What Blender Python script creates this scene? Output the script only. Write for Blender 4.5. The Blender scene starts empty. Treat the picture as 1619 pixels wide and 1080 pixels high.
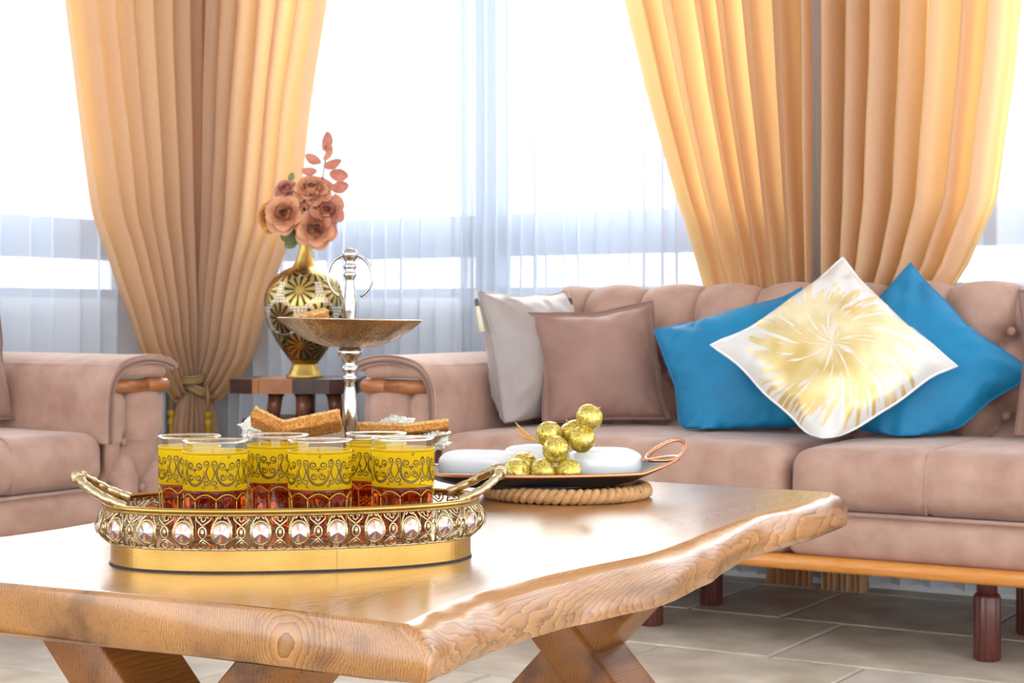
import bpy, math, random
from math import sin, cos, pi, sqrt, exp, radians as R
from mathutils import Vector, Matrix, noise

# ------------------------------------------------------------------ camera, light, exposure
S = bpy.context.scene
C = S.collection
cam_d = bpy.data.cameras.new('camera'); cam = bpy.data.objects.new('camera', cam_d); C.objects.link(cam)
cam.location = (0, 0, .704); cam.rotation_euler = (R(90), 0, R(31.4))
cam_d.lens = 60.04; cam_d.sensor_width = 36; cam_d.shift_y = -35 / 1619
cam_d.clip_start = .05; cam_d.clip_end = 2000
cam_d.dof.use_dof = True; cam_d.dof.focus_distance = 1.98; cam_d.dof.aperture_fstop = 16
S.camera = cam

W = bpy.data.worlds.new('daylight'); S.world = W; W.use_nodes = True
bg = W.node_tree.nodes['Background']
bg.inputs[0].default_value = (.93, .965, 1, 1); bg.inputs[1].default_value = 2.8

sun_d = bpy.data.lights.new('sun', 'SUN'); sun_d.energy = 13.0; sun_d.angle = R(50); sun_d.color = (1, .95, .86)
sun = bpy.data.objects.new('sun', sun_d); C.objects.link(sun)
sun.rotation_euler = Vector((.45, -.8, -.42)).to_track_quat('-Z', 'Y').to_euler()

vs = S.view_settings
vs.view_transform = 'Standard'; vs.look = 'None'; vs.gamma = 1; vs.use_curve_mapping = False; vs.exposure = 0.4
S.cycles.transparent_max_bounces = 24

rnd = random.Random(7)

# ------------------------------------------------------------------ mesh helpers
class MB:
    def __init__(s): s.v = []; s.f = []; s.m = []
    def add(s, v, f, mi=0):
        o = len(s.v); s.v += [tuple(p) for p in v]
        s.f += [tuple(i + o for i in q) for q in f]; s.m += [mi] * len(f); return s
    def grid(s, nu, nv, fn, cu=False, cv=False, mi=0, keep=None):
        # fn(i/nu, j/nv) -> point
        U = nu if cu else nu + 1; V = nv if cv else nv + 1
        o = len(s.v)
        for i in range(U):
            for j in range(V): s.v.append(tuple(fn(i / nu, j / nv)))
        for i in range(nu):
            for j in range(nv):
                k = mi
                if keep is not None:
                    k = keep((i + .5) / nu, (j + .5) / nv)
                    if k is None: continue
                a = i; b = (i + 1) % U; c = j; d = (j + 1) % V
                s.f.append((o + a * V + c, o + b * V + c, o + b * V + d, o + a * V + d)); s.m.append(k)
        return s
    def lathe(s, prof, n=48, mi=0, org=(0, 0, 0), cap=True):
        o = len(s.v); k = len(prof)
        for i in range(n):
            a = 2 * pi * i / n
            for r, z in prof: s.v.append((org[0] + r * cos(a), org[1] + r * sin(a), org[2] + z))
        for i in range(n):
            for j in range(k - 1):
                b = (i + 1) % n
                s.f.append((o + i * k + j, o + b * k + j, o + b * k + j + 1, o + i * k + j + 1)); s.m.append(mi)
        if cap:
            for j, fl in ((0, True), (k - 1, False)):
                if prof[j][0] > 1e-5:
                    q = [o + i * k + j for i in range(n)]
                    s.f.append(tuple(q[::-1] if fl else q)); s.m.append(mi)
        return s
    def tube(s, pts, r, n=8, closed=False, mi=0, cap=True):
        P = [Vector(p) for p in pts]; N = len(P)
        rr = r if isinstance(r, (list, tuple)) else [r] * N
        T = []
        for i in range(N):
            a = P[(i - 1) % N] if (closed or i) else P[0]
            b = P[(i + 1) % N] if (closed or i < N - 1) else P[-1]
            t = (b - a); T.append(t.normalized() if t.length > 1e-9 else Vector((0, 0, 1)))
        up = Vector((0, 0, 1)) if abs(T[0].z) < .9 else Vector((1, 0, 0))
        nrm = (up - T[0] * up.dot(T[0])).normalized(); o = len(s.v)
        for i in range(N):
            nrm = nrm - T[i] * nrm.dot(T[i])
            nrm = nrm.normalized() if nrm.length > 1e-6 else T[i].orthogonal().normalized()
            bi = T[i].cross(nrm)
            for j in range(n):
                a = 2 * pi * j / n
                s.v.append(tuple(P[i] + (nrm * cos(a) + bi * sin(a)) * rr[i]))
        for i in range(N if closed else N - 1):
            b = (i + 1) % N
            for j in range(n):
                c = (j + 1) % n
                s.f.append((o + i * n + j, o + i * n + c, o + b * n + c, o + b * n + j)); s.m.append(mi)
        if cap and not closed:
            s.f.append(tuple(o + j for j in range(n))[::-1]); s.f.append(tuple(o + (N - 1) * n + j for j in range(n))); s.m += [mi, mi]
        return s
    def box(s, x0, x1, y0, y1, z0, z1, mi=0):
        v = [(x, y, z) for x in (x0, x1) for y in (y0, y1) for z in (z0, z1)]
        return s.add(v, [(0, 1, 3, 2), (4, 6, 7, 5), (0, 4, 5, 1), (2, 3, 7, 6), (0, 2, 6, 4), (1, 5, 7, 3)], mi)
    def rbox(s, x0, x1, y0, y1, z0, z1, r, seg=(8, 8, 8), fn=None, mi=0, rs=3):
        # rounded box; fn(p, n) -> p displaces
        c = Vector(((x0 + x1) / 2, (y0 + y1) / 2, (z0 + z1) / 2)); h = Vector(((x1 - x0) / 2, (y1 - y0) / 2, (z1 - z0) / 2))
        r = min(r, h.x * .999, h.y * .999, h.z * .999)
        def ticks(H, n):
            inner = H - r; t = [-H + r * (1 - cos(pi / 2 * k / rs)) * 1.0 for k in range(rs)]
            t += [-inner + 2 * inner * k / n for k in range(n + 1)]
            t += [-q for q in t[:rs][::-1]]
            return t
        TX, TY, TZ = ticks(h.x, seg[0]), ticks(h.y, seg[1]), ticks(h.z, seg[2])
        idx = {}; o0 = len(s.v)
        def vert(x, y, z):
            k = (round(x, 6), round(y, 6), round(z, 6))
            if k in idx: return idx[k]
            p = Vector((x, y, z))
            q = Vector((max(-h.x + r, min(h.x - r, x)), max(-h.y + r, min(h.y - r, y)), max(-h.z + r, min(h.z - r, z))))
            d = p - q
            if d.length > 1e-9: n = d.normalized()
            else: n = Vector((0, 0, 1))
            w = c + q + n * r
            if fn: w = fn(w, n)
            idx[k] = len(s.v); s.v.append(tuple(w)); return idx[k]
        def face(A, B, f, flip):
            for i in range(len(A) - 1):
                for j in range(len(B) - 1):
                    q = [vert(*f(A[i], B[j])), vert(*f(A[i + 1], B[j])), vert(*f(A[i + 1], B[j + 1])), vert(*f(A[i], B[j + 1]))]
                    s.f.append(tuple(q[::-1] if flip else q)); s.m.append(mi)
        face(TX, TY, lambda a, b: (a, b, h.z), False); face(TX, TY, lambda a, b: (a, b, -h.z), True)
        face(TX, TZ, lambda a, b: (a, -h.y, b), False); face(TX, TZ, lambda a, b: (a, h.y, b), True)
        face(TY, TZ, lambda a, b: (h.x, a, b), False); face(TY, TZ, lambda a, b: (-h.x, a, b), True)
        return s
    def xf(s, M):
        s.v = [tuple(M @ Vector(p)) for p in s.v]; return s
    def mesh(s, name, mats, smooth=True):
        me = bpy.data.meshes.new(name); me.from_pydata(s.v, [], s.f)
        for m in (mats if isinstance(mats, (list, tuple)) else [mats]): me.materials.append(m)
        me.polygons.foreach_set('material_index', s.m)
        if smooth: me.polygons.foreach_set('use_smooth', [True] * len(s.f))
        me.update(); return me
    def build(s, name, mats, parent=None, smooth=True, **k):
        return link(name, s.mesh(name, mats, smooth), parent, **k)

def link(name, me, parent=None, loc=None, rot=None, M=None, **k):
    o = bpy.data.objects.new(name, me); C.objects.link(o)
    if parent: o.parent = parent
    if loc: o.location = loc
    if rot: o.rotation_euler = rot
    if M: o.matrix_local = M
    for q, w in k.items():
        if w: o[q] = w
    return o
def empty(name, loc=(0, 0, 0), rz=0, **k):
    o = link(name, None, None, loc, (0, 0, rz), **k); o.empty_display_size = .05; return o
def copy_tree(o, parent=None):
    c = o.copy(); C.objects.link(c); c.parent = parent
    for ch in [x for x in ALLCH.get(o.name, [])]: copy_tree(ch, c)
    return c
ALLCH = {}
def index_children():
    ALLCH.clear()
    for o in C.objects:
        if o.parent: ALLCH.setdefault(o.parent.name, []).append(o)
def bez(p, n=12):
    # Catmull-Rom through p
    P = [Vector(q) for q in p]; out = []
    for i in range(len(P) - 1):
        a = P[max(i - 1, 0)]; b = P[i]; c = P[i + 1]; d = P[min(i + 2, len(P) - 1)]
        for k in range(n):
            t = k / n
            out.append(.5 * ((2 * b) + (c - a) * t + (2 * a - 5 * b + 4 * c - d) * t * t + (3 * b - a - 3 * c + d) * t ** 3))
    out.append(P[-1]); return out
def lerp_tab(tab, z):
    tab = sorted(tab)
    if z <= tab[0][0]: return tab[0][1]
    for (a, b), (c, d) in zip(tab, tab[1:]):
        if z <= c:
            t = (z - a) / (c - a); return b + (d - b) * t
    return tab[-1][1]
def nz(x, y=0, z=0): return noise.noise(Vector((x, y, z)))

# ------------------------------------------------------------------ materials
def new_mat(name):
    m = bpy.data.materials.new(name); m.use_nodes = True; nt = m.node_tree
    return m, nt, nt.nodes['Principled BSDF'], nt.nodes['Material Output']
def N(nt, typ, **k):
    n = nt.nodes.new(typ)
    for a, b in k.items():
        if a.startswith('i_'): n.inputs[int(a[2:]) if a[2:].isdigit() else a[2:]].default_value = b
        else: setattr(n, a, b)
    return n
def rgba(c): return (c[0], c[1], c[2], 1)
def ramp(nt, stops):
    r = N(nt, 'ShaderNodeValToRGB'); e = r.color_ramp.elements
    while len(e) < len(stops): e.new(.5)
    for q, (p, c) in zip(e, stops): q.position = p; q.color = rgba(c)
    return r
def mat(name, col, rough=.6, metal=0, var=None, vscale=20, bump=0, bscale=200, sheen=0, coat=0, spec=None, detail=4, stretch=None, sheen_col=None):
    m, nt, p, out = new_mat(name); L = nt.links.new
    p.inputs['Base Color'].default_value = rgba(col); p.inputs['Roughness'].default_value = rough; p.inputs['Metallic'].default_value = metal
    if sheen:
        p.inputs['Sheen Weight'].default_value = sheen; p.inputs['Sheen Roughness'].default_value = .45
        if sheen_col: p.inputs['Sheen Tint'].default_value = rgba(sheen_col)
    if coat: p.inputs['Coat Weight'].default_value = coat; p.inputs['Coat Roughness'].default_value = .06
    if spec is not None: p.inputs['Specular IOR Level'].default_value = spec
    tc = N(nt, 'ShaderNodeTexCoord'); src = tc.outputs['Object']
    if stretch:
        mp = N(nt, 'ShaderNodeMapping'); mp.inputs['Scale'].default_value = stretch; L(src, mp.inputs[0]); src = mp.outputs[0]
    if var:
        n = N(nt, 'ShaderNodeTexNoise'); n.inputs['Scale'].default_value = vscale; n.inputs['Detail'].default_value = detail; L(src, n.inputs['Vector'])
        r = ramp(nt, [(.3, col), (.7, var)]); L(n.outputs['Fac'], r.inputs[0]); L(r.outputs[0], p.inputs['Base Color'])
    if bump:
        n = N(nt, 'ShaderNodeTexNoise'); n.inputs['Scale'].default_value = bscale; n.inputs['Detail'].default_value = 3; L(src, n.inputs['Vector'])
        b = N(nt, 'ShaderNodeBump'); b.inputs['Strength'].default_value = bump; b.inputs['Distance'].default_value = .002; L(n.outputs['Fac'], b.inputs['Height']); L(b.outputs[0], p.inputs['Normal'])
    return m

def cloth_thin(name, col, tcol, fac_t, fac_clear=0, bump_scale=0, var=None):
    # thin cloth: diffuse front + light passing through; fac_clear lets part of the view straight through
    m, nt, p, out = new_mat(name); L = nt.links.new; nt.nodes.remove(p)
    d = N(nt, 'ShaderNodeBsdfDiffuse'); d.inputs[0].default_value = rgba(col)
    t = N(nt, 'ShaderNodeBsdfTranslucent'); t.inputs[0].default_value = rgba(tcol)
    mx = N(nt, 'ShaderNodeMixShader'); mx.inputs[0].default_value = fac_t
    L(d.outputs[0], mx.inputs[1]); L(t.outputs[0], mx.inputs[2]); last = mx
    if bump_scale:
        tc = N(nt, 'ShaderNodeTexCoord'); n = N(nt, 'ShaderNodeTexNoise'); n.inputs['Scale'].default_value = bump_scale; n.inputs['Detail'].default_value = 2
        L(tc.outputs['Object'], n.inputs['Vector']); r = ramp(nt, [(.35, tuple(c * .9 for c in col)), (.65, col)]); L(n.outputs['Fac'], r.inputs[0]); L(r.outputs[0], d.inputs[0])
    if fac_clear:
        c = N(nt, 'ShaderNodeBsdfTransparent'); c.inputs[0].default_value = rgba((.97, .985, 1)); m2 = N(nt, 'ShaderNodeMixShader'); m2.inputs[0].default_value = fac_clear
        L(last.outputs[0], m2.inputs[1]); L(c.outputs[0], m2.inputs[2]); last = m2
    L(last.outputs[0], out.inputs[0]); return m

def thin_glass(name, tint=(1, 1, 1), ior=1.45, refl=1.0):
    m, nt, p, out = new_mat(name); L = nt.links.new; nt.nodes.remove(p)
    t = N(nt, 'ShaderNodeBsdfTransparent'); t.inputs[0].default_value = rgba(tint)
    g = N(nt, 'ShaderNodeBsdfGlossy'); g.inputs['Roughness'].default_value = .02
    f = N(nt, 'ShaderNodeLayerWeight'); f.inputs[0].default_value = .5
    pw = N(nt, 'ShaderNodeMath', operation='POWER'); pw.inputs[1].default_value = 4.5; L(f.outputs['Facing'], pw.inputs[0])
    mu = N(nt, 'ShaderNodeMath', operation='MULTIPLY_ADD'); mu.inputs[1].default_value = .6 * refl; mu.inputs[2].default_value = .04 * refl; L(pw.outputs[0], mu.inputs[0])
    mx = N(nt, 'ShaderNodeMixShader'); L(mu.outputs[0], mx.inputs[0]); L(t.outputs[0], mx.inputs[1]); L(g.outputs[0], mx.inputs[2]); L(mx.outputs[0], out.inputs[0])
    return m

M = {}
M['suede'] = mat('mauve suede', (.385, .215, .155), .7, var=(.52, .325, .25), vscale=14, bump=.25, bscale=260, sheen=.3, sheen_col=(1, .93, .9), detail=8)
M['suede_flange'] = mat('mauve pillow velvet', (.28, .15, .115), .7, var=(.36, .21, .165), vscale=10, bump=.2, bscale=300, sheen=.2, sheen_col=(1, .9, .86))
M['piping'] = mat('dark mauve piping', (.21, .125, .105), .7)
M['silver_cloth'] = mat('silver taupe satin', (.32, .265, .245), .45, var=(.40, .34, .315), vscale=9, bump=.15, bscale=120, sheen=.5)
M['teal'] = mat('teal velvet', (.0, .17, .36), .6, var=(.0, .235, .47), vscale=9, bump=.2, bscale=200, sheen=.08, sheen_col=(.3, .8, 1))
M['rod'] = mat('orange brown wood', (.36, .115, .012), .35, var=(.46, .17, .075), vscale=14, stretch=(2, 20, 20), coat=.3)
M['rail'] = mat('orange varnished wood', (.62, .22, .012), .35, var=(.72, .3, .08), vscale=10, stretch=(2, 20, 20), coat=.4)
M['leg'] = mat('dark red brown wood', (.09, .022, .016), .35, var=(.13, .035, .025), vscale=18, stretch=(12, 12, 2), coat=.2)
M['wall'] = mat('pale plaster', (.84, .83, .83), .9, bump=.1, bscale=80)
M['frame'] = mat('grey aluminium window frame', (.25, .31, .4), .5)
M['drape'] = cloth_thin('sand satin drape', (.74, .58, .44), (1, .69, .28), .52, bump_scale=160)
M['sheer'] = cloth_thin('white sheer voile', (.81, .86, .935), (.6, .72, .9), .07, fac_clear=.34)
M['pane'] = thin_glass('window pane')
M['grout'] = mat('grey grout', (.36, .34, .31), .9)
M['gold'] = mat('brushed gold', (.56, .34, .10), .2, 1, var=(.46, .27, .07), vscale=14, bump=.06, bscale=900)
M['pale_gold'] = mat('pale antique gold', (.66, .54, .34), .26, 1, var=(.5, .39, .22), vscale=60, bump=.3, bscale=500)
M['dark_gold'] = mat('dark antique gold', (.3, .2, .07), .35, 1, var=(.45, .31, .12), vscale=120, bump=.6, bscale=300)
M['silver'] = mat('polished silver', (.5, .47, .44), .12, 1)
M['hammered'] = mat('hammered silver', (.5, .375, .245), .22, 1, bump=1, bscale=150)
M['vase_gold'] = mat('vase gold', (.68, .47, .13), .3, 1, var=(.55, .36, .09), vscale=25)
M['vase_black'] = mat('vase black', (.012, .011, .01), .35)
M['hole_light'] = mat('painted hole light', (.85, .86, .88), .2)  # white painted into the vase holes as daylight showing through
M['petal_deep'] = mat('deep rust petal', (.25, .07, .035), .8, var=(.36, .12, .06), vscale=30)
M['black'] = mat('black glaze', (.012, .011, .012), .55)
M['copper'] = mat('copper', (.72, .33, .17), .25, 1)
M['porcelain'] = mat('white porcelain', (.86, .88, .9), .15, coat=.6)
M['jute'] = mat('jute rope', (.5, .25, .09), .85, var=(.68, .4, .18), vscale=90, bump=.8, bscale=500)
M['rusk'] = mat('toasted rusk', (.34, .11, .014), .9, var=(.68, .32, .07), vscale=260, bump=1, bscale=220)
M['rusk_top'] = mat('sugared rusk crust', (.5, .22, .05), .9, var=(.82, .55, .26), vscale=300, bump=1, bscale=260)
M['paper'] = mat('white paper doily', (.78, .77, .70), .85, bump=.6, bscale=200)
M['gold_tie'] = mat('gold cord', (.42, .29, .13), .55, .3, bump=.5, bscale=400)
M['tassel'] = mat('yellow gold tassel', (.6, .38, .02), .5, .2)
M['cream'] = mat('cream cord', (.72, .7, .5), .8)
M['dark_cap'] = mat('dark bead', (.1, .09, .08), .5)
M['petal_peach'] = mat('peach silk petal', (.66, .27, .13), .8, var=(.82, .45, .27), vscale=30)
M['petal_rose'] = mat('dusty rose silk petal', (.52, .18, .12), .8, var=(.7, .33, .24), vscale=30)
M['petal_orange'] = mat('amber silk petal', (.66, .25, .05), .8, var=(.75, .36, .1), vscale=30)
M['leaf'] = mat('sage green leaf', (.16, .2, .08), .7, var=(.3, .34, .16), vscale=20)
M['dark_leaf'] = mat('dark green leaf', (.03, .05, .03), .7, var=(.06, .08, .06), vscale=20)
M['stem'] = mat('brown stem', (.14, .08, .04), .8)
M['wood_dark'] = mat('dark walnut block', (.025, .012, .009), .45, var=(.08, .03, .02), vscale=18)
M['wood_mid'] = mat('orange brown block', (.32, .11, .035), .45, var=(.48, .2, .07), vscale=16)
M['wood_red'] = mat('red brown leg wood', (.2, .062, .03), .4, var=(.28, .1, .05), vscale=16, stretch=(10, 10, 2), coat=.3)
M['raffia'] = mat('orange raffia', (.75, .4, .1), .7)
M['print'] = mat('dark gold print', (.06, .034, .004), .4, .4)
M['gold_line'] = mat('gold rim line', (.75, .5, .06), .35, .7)
M['glass'] = thin_glass('clear glass', (.97, .98, .98), 1.5, 1.5)
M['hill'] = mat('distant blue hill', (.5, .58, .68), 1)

# glittery gold
m, nt, p, out = new_mat('gold glitter'); L = nt.links.new
tc = N(nt, 'ShaderNodeTexCoord'); vo = N(nt, 'ShaderNodeTexVoronoi'); vo.inputs['Scale'].default_value = 420; L(tc.outputs['Object'], vo.inputs['Vector'])
r = ramp(nt, [(0, (.34, .24, .02)), (.5, (.72, .56, .09)), (1, (1, .9, .42))]); L(vo.outputs['Color'], r.inputs[0]); L(r.outputs[0], p.inputs['Base Color'])
p.inputs['Metallic'].default_value = .8; p.inputs['Roughness'].default_value = .38
b = N(nt, 'ShaderNodeBump'); b.inputs['Strength'].default_value = .9; b.inputs['Distance'].default_value = .0015; L(vo.outputs['Color'], b.inputs['Height']); L(b.outputs[0], p.inputs['Normal'])
M['glitter'] = m
# crystal facets: bright mirror, with reflections painted in as darker and copper facets
m, nt, p, out = new_mat('rhinestone'); L = nt.links.new
p.inputs['Metallic'].default_value = .85; p.inputs['Roughness'].default_value = .06; p.inputs['Base Color'].default_value = (.75, .7, .72, 1)
M['crystal'] = m
m2 = mat('rhinestone shade', (.34, .25, .27), .1, .85); M['crystal2'] = m2
# tea
m, nt, p, out = new_mat('amber tea'); p.inputs['Base Color'].default_value = (.5, .06, .006, 1); p.inputs['Transmission Weight'].default_value = 1; p.inputs['IOR'].default_value = 1.33; p.inputs['Roughness'].default_value = 0
M['tea'] = m
m, nt, p, out = new_mat('solid clear glass'); p.inputs['Base Color'].default_value = (1, 1, 1, 1); p.inputs['Transmission Weight'].default_value = 1; p.inputs['IOR'].default_value = 1.5; p.inputs['Roughness'].default_value = .05
M['rim_glass'] = m
# translucent gold band on the glasses
m, nt, p, out = new_mat('translucent gold film'); L = nt.links.new; nt.nodes.remove(p)
t = N(nt, 'ShaderNodeBsdfTransparent'); t.inputs[0].default_value = (1, .8, .1, 1)
d = N(nt, 'ShaderNodeBsdfTranslucent'); d.inputs[0].default_value = (1, .78, .03, 1)
e = N(nt, 'ShaderNodeBsdfDiffuse'); e.inputs[0].default_value = (1, .64, .01, 1)
x1 = N(nt, 'ShaderNodeMixShader'); x1.inputs[0].default_value = .35; L(d.outputs[0], x1.inputs[1]); L(e.outputs[0], x1.inputs[2])
x2 = N(nt, 'ShaderNodeMixShader'); x2.inputs[0].default_value = .62; L(t.outputs[0], x2.inputs[1]); L(x1.outputs[0], x2.inputs[2]); L(x2.outputs[0], out.inputs[0])
M['film'] = m
# oak slab: growth rings around a pith line that runs along the slab
def oak(name, pith=(-1.013, .405), light=(.50, .235, .068), dark=(.12, .036, .008), coat=1.0, scale=1):
    m, nt, p, out = new_mat(name); L = nt.links.new
    tc = N(nt, 'ShaderNodeTexCoord'); mp = N(nt, 'ShaderNodeMapping'); mp.inputs['Location'].default_value = (-pith[0], 0, -pith[1]); L(tc.outputs['Object'], mp.inputs[0])
    m0 = N(nt, 'ShaderNodeMapping'); m0.inputs['Scale'].default_value = (1, .22, 1); L(mp.outputs[0], m0.inputs[0])
    n = N(nt, 'ShaderNodeTexNoise'); n.inputs['Scale'].default_value = 6; n.inputs['Detail'].default_value = 6; n.inputs['Roughness'].default_value = .55; L(m0.outputs[0], n.inputs['Vector'])
    sb = N(nt, 'ShaderNodeVectorMath', operation='SUBTRACT'); sb.inputs[1].default_value = (.5, .5, .5); L(n.outputs['Color'], sb.inputs[0])
    sc = N(nt, 'ShaderNodeVectorMath', operation='SCALE'); sc.inputs['Scale'].default_value = .075; L(sb.outputs[0], sc.inputs[0])
    ad = N(nt, 'ShaderNodeVectorMath', operation='ADD'); L(mp.outputs[0], ad.inputs[0]); L(sc.outputs[0], ad.inputs[1])
    ml = N(nt, 'ShaderNodeVectorMath', operation='MULTIPLY'); ml.inputs[1].default_value = (1, .06, 1); L(ad.outputs[0], ml.inputs[0])
    ln = N(nt, 'ShaderNodeVectorMath', operation='LENGTH'); L(ml.outputs[0], ln.inputs[0])
    mu = N(nt, 'ShaderNodeMath', operation='MULTIPLY'); mu.inputs[1].default_value = 420 * scale; L(ln.outputs['Value'], mu.inputs[0])
    fr = N(nt, 'ShaderNodeMath', operation='FRACT'); L(mu.outputs[0], fr.inputs[0])
    mixc = lambda k: tuple(a * k + b_ * (1 - k) for a, b_ in zip(dark, light))
    rg = ramp(nt, [(0, tuple(c * 1.12 for c in light)), (.18, mixc(.12)), (.6, mixc(.25)), (.86, mixc(.5)), (1, mixc(.82))]); L(fr.outputs[0], rg.inputs[0])
    # broad tone bands along the grain
    m3 = N(nt, 'ShaderNodeMapping'); m3.inputs['Scale'].default_value = (9, .9, 9); L(ad.outputs[0], m3.inputs[0])
    n3 = N(nt, 'ShaderNodeTexNoise'); n3.inputs['Scale'].default_value = 1.6; n3.inputs['Detail'].default_value = 6; L(m3.outputs[0], n3.inputs['Vector'])
    r3 = ramp(nt, [(.32, (.42, .36, .3)), (.46, (.92, .9, .88)), (.66, (1.18, 1.14, 1.04))]); L(n3.outputs['Fac'], r3.inputs[0])
    mx = N(nt, 'ShaderNodeMix', data_type='RGBA', blend_type='MULTIPLY'); mx.inputs['Factor'].default_value = 1; L(rg.outputs[0], mx.inputs['A']); L(r3.outputs[0], mx.inputs['B'])
    # fine pores
    m4 = N(nt, 'ShaderNodeMapping'); m4.inputs['Scale'].default_value = (420, 14, 420); L(tc.outputs['Object'], m4.inputs[0])
    n4 = N(nt, 'ShaderNodeTexNoise'); n4.inputs['Scale'].default_value = 1; L(m4.outputs[0], n4.inputs['Vector'])
    r4 = ramp(nt, [(.32, (.7, .66, .6)), (.45, (1, 1, 1))]); L(n4.outputs['Fac'], r4.inputs[0])
    my = N(nt, 'ShaderNodeMix', data_type='RGBA', blend_type='MULTIPLY'); my.inputs['Factor'].default_value = .8; L(mx.outputs['Result'], my.inputs['A']); L(r4.outputs[0], my.inputs['B'])
    L(my.outputs['Result'], p.inputs['Base Color'])
    p.inputs['Roughness'].default_value = .38; p.inputs['Coat Weight'].default_value = coat; p.inputs['Coat Roughness'].default_value = .22
    b = N(nt, 'ShaderNodeBump'); b.inputs['Strength'].default_value = .03; b.inputs['Distance'].default_value = .0006; L(fr.outputs[0], b.inputs['Height']); L(b.outputs[0], p.inputs['Normal'])
    return m
M['oak'] = oak('varnished oak slab')
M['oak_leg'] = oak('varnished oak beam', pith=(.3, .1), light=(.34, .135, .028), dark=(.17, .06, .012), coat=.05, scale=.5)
# stone floor
M['stone'] = mat('beige stone', (.42, .355, .27), .45, var=(.72, .645, .53), vscale=7, bump=.15, bscale=60, detail=8)
M['stone2'] = mat('grey beige stone', (.48, .43, .36), .45, var=(.75, .69, .6), vscale=8, bump=.15, bscale=60, detail=8)
# gold feather print cushion
m, nt, p, out = new_mat('white cushion with gold feather print'); L = nt.links.new
tc = N(nt, 'ShaderNodeTexCoord'); sx = N(nt, 'ShaderNodeSeparateXYZ'); L(tc.outputs['Object'], sx.inputs[0])
def mth(op, a, b=None, nt=nt):
    n = N(nt, 'ShaderNodeMath', operation=op)
    for i, q in enumerate((a, b)):
        if q is None: continue
        if isinstance(q, (int, float)): n.inputs[i].default_value = q
        else: nt.links.new(q, n.inputs[i])
    return n.outputs[0]
px, py = sx.outputs[0], sx.outputs[1]
px = mth('ADD', px, .015); py = mth('ADD', py, .01)
ang = mth('ARCTAN2', py, px); rad = mth('SQRT', mth('ADD', mth('MULTIPLY', px, px), mth('MULTIPLY', py, py)))
cmb = N(nt, 'ShaderNodeCombineXYZ')
sw = mth('ADD', ang, mth('MULTIPLY', rad, 3.0))
L(mth('MULTIPLY', mth('COSINE', sw), 9.0), cmb.inputs[0]); L(mth('MULTIPLY', mth('SINE', sw), 9.0), cmb.inputs[1]); L(mth('MULTIPLY', rad, 9.0), cmb.inputs[2])
n1 = N(nt, 'ShaderNodeTexNoise'); n1.inputs['Scale'].default_value = 1.6; n1.inputs['Detail'].default_value = 3; L(cmb.outputs[0], n1.inputs['Vector'])
# streaks strongest in a ring, solid wash in the middle
ring = ramp(nt, [(0, (.52, .52, .52)), (.25, (.62, .62, .62)), (.55, (.6, .6, .6)), (.8, (.46, .46, .46)), (1, (.1, .1, .1))]); L(mth('MULTIPLY', rad, 4.3), ring.inputs[0])
msk = mth('SUBTRACT', ring.outputs[0], n1.outputs['Fac'])
rm = ramp(nt, [(.0, (0, 0, 0)), (.03, (1, 1, 1))]); L(msk, rm.inputs[0])
n2 = N(nt, 'ShaderNodeTexNoise'); n2.inputs['Scale'].default_value = 9; L(tc.outputs['Object'], n2.inputs['Vector'])
gc = ramp(nt, [(.35, (.66, .47, .16)), (.65, (.9, .8, .5))]); L(n2.outputs['Fac'], gc.inputs[0])
mx = N(nt, 'ShaderNodeMix', data_type='RGBA'); L(rm.outputs[0], mx.inputs['Factor']); mx.inputs['A'].default_value = (.72, .7, .67, 1); L(gc.outputs[0], mx.inputs['B']); L(mx.outputs['Result'], p.inputs['Base Color'])
L(mth('MULTIPLY', rm.outputs[0], .35), p.inputs['Metallic']); p.inputs['Roughness'].default_value = .38
M['feather'] = m

# ------------------------------------------------------------------ room shell (X along the window wall, Y towards it)
WY, WX = 4.33, -3.905
fl = MB().box(-4.1, 3.2, -5.0, 4.5, -.06, -.004).build('floor', M['grout'], smooth=False, kind='structure')
tile_cache = {}
rows = [(3.32 + .45 * k) for k in range(-5, 3)]
for ri, y0 in enumerate(rows):
    y1 = min(y0 + .45, WY)
    x = -3.9; k = 0
    wset = ([.24, .46], [.46, .46, .3], [.6, .24, .46])[ri % 3]
    xs = [x]
    start = {0: .0, 1: .19, 2: .1}[ri % 3]
    while x < .2:
        w = wset[k % len(wset)]; k += 1
        if k == 1: w = max(.15, w - start)
        x += w; xs.append(x)
    for a, b in zip(xs, xs[1:]):
        w, d = round(b - a - .006, 3), round(y1 - y0 - .006, 3)
        key = (w, d, rnd.random() < .5)
        if key not in tile_cache:
            mb = MB(); e = .004
            mb.add([(0, 0, -.006), (w, 0, -.006), (w, d, -.006), (0, d, -.006), (e, e, 0), (w - e, e, 0), (w - e, d - e, 0), (e, d - e, 0)],
                   [(4, 5, 6, 7), (0, 1, 5, 4), (1, 2, 6, 5), (2, 3, 7, 6), (3, 0, 4, 7)])
            tile_cache[key] = mb.mesh('tile', M['stone' if key[2] else 'stone2'], False)
        link('tile', tile_cache[key], fl, loc=(a + .003, y0 + .003, rnd.uniform(-.0006, .0006)))

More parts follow.
